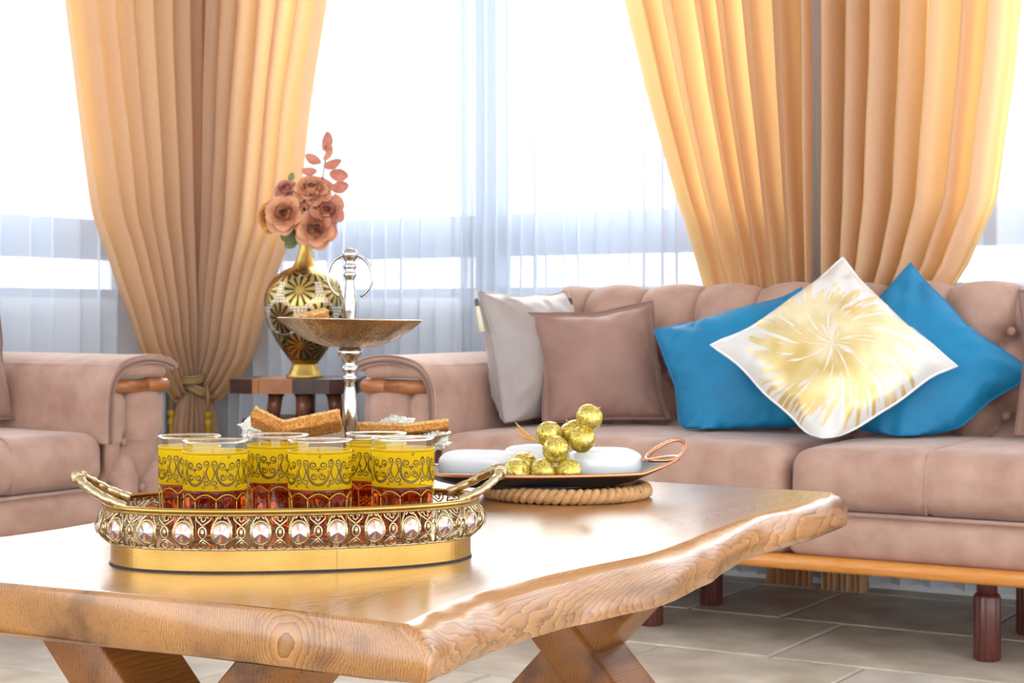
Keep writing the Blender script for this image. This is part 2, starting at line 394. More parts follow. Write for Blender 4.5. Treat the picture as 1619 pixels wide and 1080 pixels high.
def wall_with_openings(name, length0, length1, ops, axis):
    mb = MB(); z1 = 2.65; sill, head = .77, 2.35
    cuts = [length0]
    for a, b in ops: cuts += [a, b]
    cuts.append(length1)
    def bx(a, b, z0, z1):
        if b - a < 1e-4: return
        if axis == 'x': mb.box(a, b, WY, WY + .2, z0, z1)
        else: mb.box(WX - .2, WX, a, b, z0, z1)
    for i in range(0, len(cuts), 2): bx(cuts[i], cuts[i + 1], 0, z1)
    for a, b in ops: bx(a, b, 0, sill); bx(a, b, head, z1)
    return mb.build(name, M['wall'], smooth=False, kind='structure')
wall_with_openings('wall_back', WX - .2, 2.0, [(-3.67, -1.79), (-1.49, .5)], 'x')
wall_with_openings('wall_left', -1.0, WY, [(.9, 4.12)], 'y')
def window(n, a, b, axis, mull):
    fr = MB(); y0, y1 = (WY + .05, WY + .11) if axis == 'x' else (WX - .11, WX - .05)
    def bx(mb, p, q, z0, z1, e=0):
        if axis == 'x': mb.box(p, q, y0 + e, y1 - e, z0, z1)
        else: mb.box(y0 + e, y1 - e, p, q, z0, z1)
    bx(fr, a, b, .77, .80); bx(fr, a, b, 2.29, 2.35); bx(fr, a, a + .05, .8, 2.29); bx(fr, b - .05, b, .8, 2.29)
    root = fr.build('window_%d' % n, M['frame'], smooth=False, kind='structure')
    t = MB(); bx(t, a + .05, b - .05, .895, 1.02, -.005); t.build('transom', M['frame'], root, smooth=False)
    pts = [a + .05] + [x for x in mull] + [b - .05]
    for x in mull:
        t = MB(); bx(t, x - .04, x + .04, .8, 2.29, -.008); t.build('mullion', M['frame'], root, smooth=False)
    for p, q in zip(pts, pts[1:]):
        for z0, z1 in ((.80, .895), (1.02, 2.29)):
            t = MB(); ym = (y0 + y1) / 2
            if axis == 'x': t.box(p, q, ym - .003, ym + .003, z0, z1)
            else: t.box(ym - .003, ym + .003, p, q, z0, z1)
            t.build('pane', M['pane'], root, smooth=False)
window(1, -3.67, -1.79, 'x', [-2.76]); window(2, -1.49, .5, 'x', [-.5]); window(3, .9, 4.12, 'y', [1.95, 3.05])
mb = MB()
mb.box(-3.85, 2.0, WY - .012, WY, 0, .07); mb.build('baseboard_back', M['wall'], smooth=False, kind='structure')
mb = MB(); mb.box(WX, WX + .012, -1.0, WY - .012, 0, .07); mb.build('baseboard_left', M['wall'], smooth=False, kind='structure')
MB().box(-4.1, 3.2, -3.0, 4.53, 2.65, 2.75).build('ceiling', M['wall'], smooth=False, kind='structure')
# hills far outside the windows
def hills(a, b):
    d = 300 + 40 * b
    t = R(20 + a * 150)
    h = (12 + 7 * nz(a * 9, 3) + 4 * nz(a * 31, 9)) * (1 - b) if b < 1 else 0
    h = max(h, 0) if b < .99 else 0
    return (cos(t) * d, sin(t) * d, -8 + h * 1.6 * (1 if b < .5 else .8))
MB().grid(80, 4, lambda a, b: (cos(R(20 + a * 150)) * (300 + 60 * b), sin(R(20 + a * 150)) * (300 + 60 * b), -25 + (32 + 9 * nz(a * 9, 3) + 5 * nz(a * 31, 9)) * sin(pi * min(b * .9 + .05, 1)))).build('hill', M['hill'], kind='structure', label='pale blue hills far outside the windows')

# ------------------------------------------------------------------ curtains
def sheer(name, a, b, axis, label, folds, seed, gather=None):
    nx = int(folds * 14); L_ = b - a
    def f(s, t):
        z = .02 + 2.48 * t
        x = a + L_ * s
        if gather:  # extra fold density towards one end
            x = a + L_ * (s ** gather)
        ph = 2 * pi * folds * (s + .45 / folds * nz(s * folds * .6, seed))
        amp = .026 * (1 + .5 * nz(s * 11, seed + 3)) * (1 + .15 * nz(s * 7, z * 1.5, seed))
        dpt = amp * sin(ph + .25 * nz(z * 1.2, s * 5, seed)) + .004 * nz(s * 40, z, seed)
        x += .011 * sin(2 * ph) * (.6 + .6 * nz(s * 9, seed + 4)) + .01 * nz(s * 6, z * .8, seed + 9)
        if axis == 'x': return (x, WY - .05 + dpt, z)
        return (WX + .05 - dpt, x, z)
    return MB().grid(nx, 24, f).build(name, M['sheer'], label=label, category='curtain', group='white sheer curtains')
sheer('sheer_curtain', -3.85, -2.74, 'x', 'white sheer curtain behind the vase, beside the corner drapes', 19, 1.3)
sheer('sheer_curtain', -2.79, -1.63, 'x', 'white sheer curtain behind the cushions, left of the wide drapes over the long sofa', 23, 5.1, gather=1.2)
sheer('sheer_curtain', -1.60, .45, 'x', 'white sheer curtain at the far right edge behind the drape', 22, 8.7)
sheer('sheer_curtain', .95, 4.24, 'y', 'white sheer curtain behind the left sofa', 34, 3.9)

def drape(name, mapf, edge, folds, seed, tie_z, tie_w, label, low_w=.12, droop=.08):
    edge = sorted(edge + [(2.5, edge[0][1] + .07)])
    zt = [2.5 - (2.5 - tie_z) * (1 - (1 - k / 46) ** 1.25) for k in range(47)]
    zl = [tie_z - (tie_z - .012) * k / 14 for k in range(1, 15)]
    zs = zt + zl; nr = len(zs) - 1; ns = folds * 22
    def f(s, t):
        z = zs[int(round(t * nr))]
        if z >= tie_z:
            w = lerp_tab(edge, z); g = 1 - min(1, (z - tie_z) / .5)
            zz = z - droop * (s ** 2) * (g ** 1.5) * (1 if z > tie_z + .002 else .7)
        else:
            q = (tie_z - z) / (tie_z - .012); w = tie_w + (low_w - tie_w) * min(1, q * 2.2) ** .8
            zz = z - droop * .7 * s ** 2 * max(0, 1 - q * 4)
        pitch = max(w, .05) / folds
        amp = min(.05, pitch * .7 + .008)
        sj = s + .32 / folds * nz(s * folds * .7, seed)
        ph = 2 * pi * folds * sj
        d = amp * (sin(ph) + .22 * sin(2 * ph + 1.3 + seed)) * (1 + .3 * nz(s * 5, seed + 2))
        d += .006 * nz(s * 9, z * 3, seed)
        x = w * s + pitch * .16 * cos(2 * ph) * min(1, s * 6) * min(1, (1 - s) * 6)
        bulge = .03 * sin(pi * min(1, max(0, (z - tie_z) / .5))) * s if z > tie_z else 0
        return mapf(x, d + bulge + (.01 if z < tie_z else 0), zz)
    return MB().grid(ns, nr, f).build(name, M['drape'], label=label, category='drape', group='tied sand coloured drapes')
DB = .15   # distance of the drapes from the wall
drape('drape', lambda x, d, z: (WX + DB + d, 4.185 - x, z), [(1.65, .57), (1.339, .51), (1.04, .446), (.83, .365), (.655, .27), (.56, .16), (.50, .085)], 7, 2.2, .50, .085, 'sand coloured drape on the left wall, tied back at the room corner')
drape('drape', lambda x, d, z: (-3.772 + x, WY - DB - d, z), [(1.69, .53), (1.404, .47), (1.01, .406), (.834, .342), (.634, .264), (.55, .17), (.50, .085)], 7, 6.4, .50, .085, 'sand coloured drape beside the golden vase, tied back at the room corner')
drape('drape', lambda x, d, z: (-1.637 - x, WY - DB - d, z), [(1.586, .535), (1.319, .465), (1.02, .372), (.763, .27), (.6, .17), (.47, .085)], 7, 11.5, .47, .085, 'sand coloured drape left of the grey wall gap behind the long sofa')
drape('drape', lambda x, d, z: (-1.606 + x, WY - DB - d, z), [(1.6, .51), (1.33, .486), (1.0, .44), (.837, .37), (.76, .306), (.62, .2), (.47, .085)], 7, 15.1, .47, .085, 'sand coloured drape right of the grey wall gap behind the long sofa')

def tieback(cx, cy, cz, sx, tilt, label, tassel_off):
    t = empty('curtain_tieback', (cx, cy, cz), label=label, category='tieback', group='gold cord tiebacks')
    pts = [(sx * .062 * cos(a) + 0, .062 * sin(a), tilt * .05 * cos(a) + .006 * sin(3 * a)) for a in [2 * pi * k / 30 for k in range(30)]]
    for q in range(3):
        MB().tube([(p[0] * (1 + .03 * sin(k * 1.3 + q * 2.1)), p[1] * (1 + .03 * cos(k * 1.3 + q * 2.1)), p[2] + .009 * (q - 1)) for k, p in enumerate(pts)], .0065, 8, True).build('cord', M['gold_tie'], t)
    ox, oy, oz = tassel_off
    tb = MB().tube([(ox * .9, oy * .9, 0), (ox, oy, -.05), (ox, oy, -.09)], .006, 8)
    tb.build('hanging_cord', M['gold_tie'], t)
    MB().lathe([(.004, 0), (.012, -.004), (.014, -.014), (.006, -.022), (.01, -.03), (.016, -.036), (.01, -.05), (.008, -.075), (.013, -.085), (.02, -.095), (.018, -.112), (.008, -.118)], 16, org=(ox, oy, -.085)).build('tassel_head', M['tassel'], t)
    for k in range(14):
        a = 2 * pi * k / 14
        MB().tube([(ox + .012 * cos(a), oy + .012 * sin(a), -.198), (ox + .018 * cos(a), oy + .018 * sin(a), -.29)], .0035, 5).build('tassel_strand', M['tassel'], t)
tieback(WX + DB + .0, 4.16, .50, 1, .4, 'gold cord tieback on the left wall drape', (-.02, -.065, 0))
tieback(-3.745, WY - DB, .495, 1, -.4, 'gold cord tieback with tassel on the drape beside the stool', (.075, -.03, 0))

# ------------------------------------------------------------------ sofas
def tuft(a, b, A, B):
    p = a / A + b / B; q = a / A - b / B
    h = (abs(sin(pi * p)) * abs(sin(pi * q))) ** .5
    rp, rq = p - round(p), q - round(q)
    da = (rp + rq) / 2 * A; db = (rp - rq) / 2 * B
    return h, exp(-(da * da + db * db) / (.022 ** 2))
def make_sofa(label, loc, rz):
    t = empty('sofa', loc, rz, label=label, category='sofa', group='mauve tufted sofas')
    H = 1.137; IN = .91
    # seat modules
    for sgn in (-1, 1):
        x0, x1 = (-IN + .004, -.004) if sgn < 0 else (.004, IN - .004)
        xa, xb = x0 + (x1 - x0) / 3, x0 + 2 * (x1 - x0) / 3
        def fn(p, n, x0=x0, x1=x1, xa=xa, xb=xb):
            u = (p.x - x0) / (x1 - x0); v = (p.y - 0) / .56; w = (p.z - .295) / .137
            q = p.copy()
            q.z += .014 * (4 * u * (1 - u)) ** .5 * (max(0, 1 - (2 * v - 1) ** 2)) ** .5 * w if 0 < u < 1 else 0
            if p.y < .2: q.y -= .012 * sin(pi * min(1, max(0, w))) * (max(0, 4 * u * (1 - u))) ** .35
            for xs in (xa, xb):
                g = exp(-((p.x - xs) / .006) ** 2); q -= n * .004 * g
            q += n * .002 * nz(p.x * 9, p.y * 9, p.z * 14)
            return q
        c = MB().rbox(x0, x1, 0, .56, .295, .425, .042, (60, 24, 8), fn, rs=5).build('seat_cushion', M['suede'], t)
        for xs in (xa, xb):
            pts = [fn(Vector((xs + (.004), y, z)), Vector((0, -1 if y < .04 else 0, 0 if y < .04 else 1))) for y, z in [(.0, .30), (.0, .34), (.0, .375), (.004, .40), (.016, .416), (.035, .4245), (.08, .425), (.2, .425), (.4, .425)]]
            MB().tube(pts, .0018, 6).build('seam', M['suede'], c)
        MB().tube([(x0 + .02, -.006, .294), (x1 - .02, -.006, .294)], .0045, 8).build('seam', M['suede'], c)
        def fb(p, n, x0=x0, x1=x1):
            u = (p.x - x0) / (x1 - x0); w = (p.z - .195) / .1; q = p.copy()
            if p.y < .2: q.y -= .008 * sin(pi * min(1, max(0, w)))
            return q + n * .0015 * nz(p.x * 8, p.y * 8, p.z * 10)
        MB().rbox(x0, x1, .0, .62, .198, .294, .022, (30, 12, 5), fb, rs=3).build('seat_base', M['suede'], t)
    # front rail and legs
    MB().rbox(-H + .02, H - .02, -.018, .03, .168, .2, .014, (12, 2, 2)).build('front_rail', M['rail'], t)
    lm = MB()
    n = 48; prof = [(.88, 0), (1, .004), (1, .13), (.9, .137)]
    vs_, fs_ = [], []
    for i in range(n):
        a = 2 * pi * i / n; rr = .0265 * (1 + .045 * (1 if (i // 2) % 2 else -1))
        for q, z in prof: vs_.append((rr * q * cos(a), rr * q * sin(a), z))
    for i in range(n):
        for j in range(3): fs_.append((i * 4 + j, ((i + 1) % n) * 4 + j, ((i + 1) % n) * 4 + j + 1, i * 4 + j + 1))
    fs_.append(tuple(i * 4 + 3 for i in range(n))); fs_.append(tuple(i * 4 for i in range(n))[::-1])
    lm.add(vs_, fs_); lm.lathe([(.021, .135), (.021, .2)], 24)
    lme = lm.mesh('leg', M['leg'])
    for x in (-1.06, -.365, .41, 1.06):
        for y in (.085, .415): link('leg', lme, t, loc=(x, y, 0))
    # backrest: tufted sheet over a rounded profile
    path = bez([(.50, .40), (.525, .50), (.555, .62), (.58, .70), (.615, .748), (.665, .76), (.71, .735), (.735, .66), (.745, .45), (.745, .2)], 10)
    path = [(p[0], p[1]) for p in [(Vector((a[0], a[1], 0))[0:2]) for a in [(q[0], q[1]) for q in [Vector((w.x, w.y)) for w in path]]]]
    s = [0]
    for (a, b), (c, d) in zip(path, path[1:]): s.append(s[-1] + sqrt((c - a) ** 2 + (d - b) ** 2))
    tot = s[-1]
    def at(l):
        l = max(0, min(tot, l))
        for i in range(len(s) - 1):
            if l <= s[i + 1]:
                q = (l - s[i]) / max(1e-9, s[i + 1] - s[i]); a, b = path[i], path[i + 1]
                T = Vector((b[0] - a[0], b[1] - a[1])).normalized()
                return (a[0] + (b[0] - a[0]) * q, a[1] + (b[1] - a[1]) * q, -T.y, T.x)
        return (*path[-1], 1, 0)
    b0 = .285; A, B = .165, .2; edge = .56
    def fback(i, j):
        x = -.9 + 1.8 * i; l = j * tot
        y, z, ny, nz_ = at(l); bb = l - b0
        if bb <= 0:
            h, g = tuft(x, bb, A, B)
        else:
            h = abs(sin(pi * x / A)) ** .42; fade = max(0, 1 - bb / .2)
            h = 1 - (1 - h) * fade; rx = (x / A - round(x / A)) * A; g = exp(-(rx * rx + bb * bb) / (.022 ** 2))
        if l > edge: h = 1; g = 0
        d = .068 * h - .03 * g + .004 * nz(x * 7, l * 7) - .03
        return (x, y + ny * d * 1.0, z + nz_ * d)
    bk = MB().grid(360, 90, fback).build('backrest', M['suede'], t)
    bm_ = MB().lathe([(.011, -.004), (.0105, .002), (.007, .0055), (.0001, .007)], 14).mesh('button', M['suede'])
    for row in range(0, 3):
        bb = -row * B / 2; y, z, ny, nz_ = at(b0 + bb)
        for k in range(-6, 7):
            x = (k + .5 * (row % 2)) * A
            if abs(x) > .89: continue
            o = link('button', bm_, bk); nn = Vector((0, ny, nz_))
            o.matrix_local = Matrix.Translation((x, y - ny * .004 * -1, z)) @ nn.to_track_quat('Z', 'Y').to_matrix().to_4x4()
    # arms
    for sg in (-1, 1):
        def X(x): return sg * x
        ox, ix = H - .008, IN + .022
        def fa(p, n, sg=sg):
            # tuft the front and the outer side; vertical pleats above the upper button row
            q = p.copy(); zb = p.z - .40
            if n.y < -.5 or (p.y < .05 and abs(n.x) < .7): a = sg * p.x - 1.0
            elif n.x * sg > .5: a = p.y + .137
            else: return q
            if zb <= 0: h, g = tuft(a - .0, zb, .13, .24)
            else:
                h = abs(sin(pi * a / .13)) ** .42; r_ = (a / .13 - round(a / .13)) * .13; g = exp(-(r_ * r_ + zb * zb) / .02 ** 2)
            return q + n * (.036 * h - .026 * g - .016)
        x0, x1 = sorted((X(ox), X(ix)))
        b = MB().rbox(x0, x1, .022, .74, .2, .522, .03, (40, 110, 60), fa, rs=4).build('arm_body', M['suede'], t)
        bx_, bz_ = 1.0, .40
        for (ba, bz2) in ((0, .40), (.065, .28), (-.065, .28), (.13, .40)):
            if bx_ + ba > ox or bx_ + ba < ix: continue
            o = link('button', bm_, b); o.matrix_local = Matrix.Translation((X(bx_ + ba), .034, bz2)) @ Vector((0, -1, 0)).to_track_quat('Z', 'Y').to_matrix().to_4x4()
        # rod: two turned lengths
        xa, xb, xc = X(H + .004), X(H - .075), X(IN + .032)
        rd = MB().tube([(xb, .022, .538), (xc, .022, .538)], .0175, 20)
        r1 = rd.build('arm_rod', M['rod'], t)
        d = (xa - xb)
        MB().tube([(xb + d * .02, .022, .538), (xb + d * .05, .022, .538), (xb + d * .9, .022, .538), (xb + d * .97, .022, .538), (xa, .022, .538)], [.0165, .0185, .0182, .015, .008], 20).build('rod_end', M['rod'], r1)
        # inner roll under the pad
        x0, x1 = sorted((X(H - .01), X(IN + .02)))
        MB().rbox(x0, x1, -.002, .74, .553, .594, .02, (14, 16, 2), lambda p, n: p + Vector((0, 0, .006 * (1 - ((p.x - (x0 + x1) / 2) / .11) ** 2))), rs=4).build('arm_roll', M['suede'], t)
        # pad draped over the top and down the inner side
        prof = bez([(H + .012, .582), (H + .004, .598), (H - .04, .612), (H - .1, .617), (H - .165, .607), (H - .205, .586), (H - .232, .545), (H - .240, .48), (H - .242, .40)], 8)
        inn = []
        for i, p in enumerate(prof):
            a = prof[max(0, i - 1)]; c = prof[min(len(prof) - 1, i + 1)]; T = (c - a).normalized(); inn.append(p + Vector((T.y, -T.x)) * -.024)
        ring = list(prof) + inn[::-1]
        ys = [(-.010, .6), (-.014, .85), (-.012, .96), (-.004, 1), (.05, 1), (.3, 1), (.5, 1), (.7, 1), (.74, .9)]
        cen = [(prof[i] + inn[i]) / 2 for i in range(len(prof))]; cen2 = cen + cen[::-1]
        pm = MB()
        for y, k in ys:
            for p, c in zip(ring, cen2):
                w = c + (p - c) * k; pm.v.append((X(w.x), y, w.y + .004 * nz(w.x * 9, y * 7)))
        n = len(ring)
        for r_ in range(len(ys) - 1):
            for i in range(n):
                q = (r_ * n + i, r_ * n + (i + 1) % n, (r_ + 1) * n + (i + 1) % n, (r_ + 1) * n + i)
                pm.f.append(q if sg < 0 else q[::-1]); pm.m.append(0)
        hN = len(prof)
        for base in (0, (len(ys) - 1) * n):
            for i in range(hN - 1):
                pm.f.append((base + i, base + i + 1, base + n - 2 - i, base + n - 1 - i)); pm.m.append(0)
        pad = pm.build('arm_pad', M['suede'], t)
        MB().tube([(X(p.x - .0), -.012, p.y) for p in [c * .35 + i_ * .65 for c, i_ in zip(prof, inn)]], .0035, 6).build('piping', M['piping'], pad)
    return t
make_sofa('long mauve tufted sofa under the window with teal and gold cushions', (-1.411, 3.44, 0), 0)
make_sofa('mauve sofa on the left wall, only its arm and seat end showing', (-3.015, 2.133, 0), R(90))

# ------------------------------------------------------------------ cushions
def pillow_mesh(w, th, mb, seed, n=34, pinch=.05, wr=.006, mi=0, flat=None):
    def pt(s, t, side):
        x = w / 2 * s * (1 - pinch * (1 - t * t) * 1.0); y = w / 2 * t * (1 - pinch * (1 - s * s))
        e = max(0, (1 - s * s) * (1 - t * t))
        z = side * th / 2 * e ** .5
        c = (s * s * t * t)
        rim_ = max(abs(s), abs(t)) ** 5
        wv = nz(x * 13 + seed, y * 13, side * 3 + seed) * wr * 1.3 + wr * rim_ * nz(x * 45 + seed, y * 45, 2) * 2.2 + wr * 1.6 * c * sin(16 * (s - t * (1 if s * t > 0 else -1)) + seed)
        z += side * wv * min(1, e * 7)
        x += .010 * nz(y * 9 + seed, s * 2, 4) * abs(s); y += .010 * nz(x * 9 + seed, t * 2, 7) * abs(t)
        return (x, y, z)
    for side in (1, -1):
        mb.grid(n, n, lambda a, b: pt(sin((a - .5) * pi) * .999 if 0 else 2 * a - 1, 2 * b - 1, side if side > 0 else -1), mi=mi)
        if side < 0:
            k = n * n
            for i in range(len(mb.f) - k, len(mb.f)): mb.f[i] = mb.f[i][::-1]
    return lambda s, t: pt(s, t, 0)
def place(o, c, phi, lean, roll):
    phi, lean, roll = R(phi), R(lean), R(roll)
    n = Vector((sin(phi) * cos(lean), -cos(phi) * cos(lean), sin(lean))); r = Vector((cos(phi), sin(phi), 0)); u = n.cross(r)
    r2 = r * cos(roll) + u * sin(roll); u2 = u * cos(roll) - r * sin(roll)
    Mx = Matrix((r2, u2, n)).transposed().to_4x4(); Mx.translation = c; o.matrix_world = Mx
def cushion(name, label, c, w, th, phi, lean, roll, m_, seed, edge=None, flange=0, tassels=False, wr=.006, group=None, pinch=.09):
    t = empty(name, label=label, category='cushion', group=group or 'cushions on the long sofa')
    mb = MB(); e = pillow_mesh(w, th, mb, seed, wr=wr, pinch=pinch); mb.build('cover', m_, t)
    ring = [(-1 + 2 * k / 16, -1) for k in range(16)] + [(1, -1 + 2 * k / 16) for k in range(16)] + [(1 - 2 * k / 16, 1) for k in range(16)] + [(-1, 1 - 2 * k / 16) for k in range(16)]
    pts = [e(a, b) for a, b in ring]
    if flange:
        fm = MB(); n = len(pts)
        outp = []
        for (a, b), p in zip(ring, pts):
            d = Vector((a if abs(a) > .999 else 0, b if abs(b) > .999 else 0, 0)); outp.append(Vector(p) + d * flange + Vector((0, 0, .004 * nz(p[0] * 30, p[1] * 30, seed))))
        for side in (.003, -.003):
            fm.v += [(p[0] * .985, p[1] * .985, side * 1.2) for p in pts] + [(q.x, q.y, q.z + side * .6) for q in outp]
        for i in range(n):
            j = (i + 1) % n
            fm.f += [(i, j, n + j, n + i), (2 * n + i, 3 * n + i, 3 * n + j, 2 * n + j), (n + i, n + j, 3 * n + j, 3 * n + i)]; fm.m += [0] * 3
        fm.build('flange', M['suede_flange'], t)
        MB().tube(outp, .0035, 6, True).build('piping', M['piping'], t)
    elif edge: MB().tube(pts, .003, 6, True).build('piping', edge, t)
    if tassels:
        for a, b in ((-1, 1), (1, 1)):
            p = e(a, b)
            tm = MB().tube([(p[0], p[1], 0), (p[0] + a * .014, p[1] + .002, .0), (p[0] + a * .018, p[1] - .02, 0)], .0022, 6); ta = tm.build('tassel', M['cream'], t)
            MB().lathe([(.003, 0), (.006, -.004), (.006, -.016), (.0045, -.02)], 10).xf(Matrix.Translation((p[0] + a * .018, p[1] - .018, 0)) @ Matrix.Rotation(R(-90), 4, 'X')).build('tassel_cap', M['dark_cap'], ta)
            MB().lathe([(.0045, -.018), (.006, -.03), (.0085, -.085), (.002, -.086)], 10).xf(Matrix.Translation((p[0] + a * .018, p[1] - .018, 0)) @ Matrix.Rotation(R(-90), 4, 'X')).build('tassel_skirt', M['cream'], ta)
    place(t, c, phi, lean, roll)
    Mw = t.matrix_world.copy(); Mi = Mw.inverted(); zs_ = .4425
    for o in [x for x in C.objects if x.parent == t]:
        for v in o.data.vertices:
            p = Mw @ v.co
            if p.z < zs_ + .03:
                k = zs_ + .03 - p.z; p.z = zs_ + .03 * exp(-k / .03) + .0015 * nz(p.x * 60, p.y * 60); v.co = Mi @ p
    return t
cushion('cushion', 'silver taupe cushion with a tassel leaning against the sofa arm', (-2.245, 3.80, .598), .37, .19, 84, 13, 0, M['silver_cloth'], 1.1, M['silver_cloth'], tassels=True)
cushion('cushion', 'mauve flanged cushion between the silver taupe and the first teal cushion', (-2.055, 3.79, .58), .305, .18, 36, 16, 6, M['suede_flange'], 3.4, flange=.010)
cushion('cushion', 'teal velvet cushion behind the left corner of the gold print cushion', (-1.665, 3.80, .565), .375, .19, 14, 22, 17, M['teal'], 5.2, M['teal'], wr=.01)
cushion('cushion', 'teal velvet cushion behind the right side of the gold print cushion', (-1.285, 3.86, .585), .41, .17, 16, 30, 44, M['teal'], 7.7, M['teal'], wr=.01)
cushion('cushion', 'white cushion with a gold feather print set on its corner', (-1.395, 3.685, .622), .39, .16, 22, 34, 40, M['feather'], 9.3, M['porcelain'], wr=.008)
cushion('cushion', 'mauve flanged cushion cut off by the right picture edge', (-.835, 3.80, .60), .33, .14, 5, 16, 0, M['suede_flange'], 12.1, flange=.01)
cushion('cushion', 'mauve flanged cushion on the left sofa at the left picture edge', (-3.375, 2.865, .605), .335, .14, 86, 14, 0, M['suede_flange'], 14.8, flange=.01, group='cushions on the left sofa')

# ------------------------------------------------------------------ coffee table
tb = empty('coffee_table', (0, 0, 0), label='live edge oak slab coffee table on crossed legs', category='coffee table')
top_r = [(-.875, 1.262), (-.889, 1.328), (-.906, 1.40), (-.912, 1.472), (-.912, 1.589), (-.902, 1.706), (-.893, 1.793), (-.905, 1.909), (-.923, 2.032), (-.941, 2.176), (-.944, 2.333), (-.955, 2.46), (-.972, 2.575)]
bot_r = [(-.862, 1.262), (-.872, 1.32), (-.885, 1.40), (-.89, 1.45), (-.892, 1.557), (-.877, 1.66), (-.868, 1.752), (-.884, 1.88), (-.905, 1.992), (-.936, 2.14), (-.937, 2.3), (-.942, 2.45), (-.957, 2.585)]
TZ, TH = .43, .055
Rt = bez([(a, b, 0) for a, b in top_r], 8); Rb = bez([(a, b, 0) for a, b in bot_r], 8)
def slab(i, j):
    # i around the section (right edge -> under -> left edge -> top), j along the length
    return None
nL = len(Rt) - 1
sec = []
mbt = MB()
rows_ = []
for k in range(nL + 1):
    f_ = k / nL
    rt, rb = Rt[k], Rb[k]
    yl = 1.235 + f_ * (2.60 - 1.235)
    lx = -1.715 + .02 * sin(yl * 5) + .008 * sin(yl * 13); lb = lx - .012
    def yy(x, yr):  # end edges drift slightly across the width
        s_ = (x - rt.x) / (lx - rt.x)
        return yr + (yl - yr) * s_ + (.008 * sin(s_ * 7) if k in (0,) else 0)
    sect = []
    # right profile from top to bottom, rounded and wavy
    for q in range(9):
        t_ = q / 8
        bul = .010 * sin(pi * t_) + .004 * nz(f_ * 20, t_ * 2)
        x = rt.x + (rb.x - rt.x) * t_ ** .8 + bul
        if q == 0: x -= .002
        sect.append((x, rt.y + (rb.y - rt.y) * t_, TZ - TH * t_ - (.0035 if q == 0 else 0) + (.003 if q == 8 else 0)))
    for q in range(1, 14): 
        x = rb.x - .006 + (lb + .006 - rb.x + .006) * q / 14; sect.append((x, yy(x, rb.y), TZ - TH - .0))
    for q in range(7):
        t_ = q / 6
        sect.append((lb - .008 * sin(pi * t_) + .012 * t_, yl, TZ - TH + TH * t_ * .94))
    for q in range(1, 26):
        x = lx + .006 + (rt.x - .012 - lx - .006) * q / 25; sect.append((x, yy(x, rt.y), TZ))
    sect.append((rt.x - .0075, rt.y, TZ))
    rows_.append(sect)
n = len(rows_[0])
# round the two ends a little
def shrink(sect, k, dy):
    cx = sum(p[0] for p in sect) / len(sect); cz = TZ - TH / 2
    return [(p[0] + (.004 * (1 - k) if p[0] < cx else -.004 * (1 - k)), p[1] + dy, cz + (p[2] - cz) * (1 - .11 * (1 - k))) for p in sect]
rows2 = [shrink(rows_[0], 0, -.004)] + [shrink(rows_[0], .7, -.001)] + rows_ + [shrink(rows_[-1], .7, .001), shrink(rows_[-1], 0, .004)]
for sct in rows2: mbt.v += sct
for r_ in range(len(rows2) - 1):
    for i in range(n):
        mbt.f.append((r_ * n + i, (r_ + 1) * n + i, (r_ + 1) * n + (i + 1) % n, r_ * n + (i + 1) % n)); mbt.m.append(0)
mbt.f.append(tuple(range(n))); mbt.m.append(0)
mbt.f.append(tuple((len(rows2) - 1) * n + i for i in range(n))[::-1]); mbt.m.append(0)
top = mbt.build('slab_top', M['oak'], tb)
for me in (top.data,):
    me.polygons[len(me.polygons) - 1].use_smooth = False; me.polygons[len(me.polygons) - 2].use_smooth = False
    try: me.set_sharp_from_angle(angle=R(55))
    except Exception: pass
def beam(x0, x1, y, d, w, z1):
    # sloping beam in the XZ plane: top centre x0 at z1, foot centre x1 at z 0
    mb = MB(); dx = (x1 - x0); ln = sqrt(dx * dx + z1 * z1); hw = w / 2 / (z1 / ln)
    mb.rbox(-hw, hw, y - d / 2, y + d / 2, 0, z1, .006, (2, 4, 10), lambda p, n_: Vector((p.x + x1 + (x0 - x1) * p.z / z1, p.y, p.z)), rs=2)
    return mb
for y in (1.46, 2.36):
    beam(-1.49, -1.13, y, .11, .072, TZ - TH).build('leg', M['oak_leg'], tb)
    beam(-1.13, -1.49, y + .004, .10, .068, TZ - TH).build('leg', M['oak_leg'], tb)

# ------------------------------------------------------------------ tray with crystals
TC = (-1.234, 1.5406); TR_ = R(41.5)
tray = empty('serving_tray', (TC[0], TC[1], TZ), TR_, label='oval gold openwork tray set with round crystals, holding six tea glasses', category='tray')
EX = 2.25
def ell(a, A, B):
    c, s_ = cos(a), sin(a)
    return (A * math.copysign(abs(c) ** (2 / EX), c), B * math.copysign(abs(s_) ** (2 / EX), s_))
NA = 720
A0, B0 = .2045, .1125
per = [ell(2 * pi * k / NA, A0, B0) for k in range(NA + 1)]
arc = [0]
for a, b in zip(per, per[1:]): arc.append(arc[-1] + sqrt((b[0] - a[0]) ** 2 + (b[1] - a[1]) ** 2))
PL = arc[-1]
def on(s_):
    s_ %= PL
    lo, hi = 0, NA
    while hi - lo > 1:
        m_ = (lo + hi) // 2
        if arc[m_] <= s_: lo = m_
        else: hi = m_
    q = (s_ - arc[lo]) / max(1e-9, arc[hi] - arc[lo]); a, b = per[lo], per[hi]
    p0 = per[(lo - 3) % NA]; p1 = per[(hi + 3) % NA]; T = Vector((p1[0] - p0[0], p1[1] - p0[1])).normalized()
    return Vector((a[0] + (b[0] - a[0]) * q, a[1] + (b[1] - a[1]) * q)), Vector((T.y, -T.x))
def band(s_, z, off=0):   # z over the openwork band 0..040
    p, nn = on(s_); bulge = .002 + .0125 * sin(pi * min(1, max(0, z / .043)) ** .9) + off
    q = p + nn * bulge
    return (q.x, q.y, .026 + z)
NS = 160
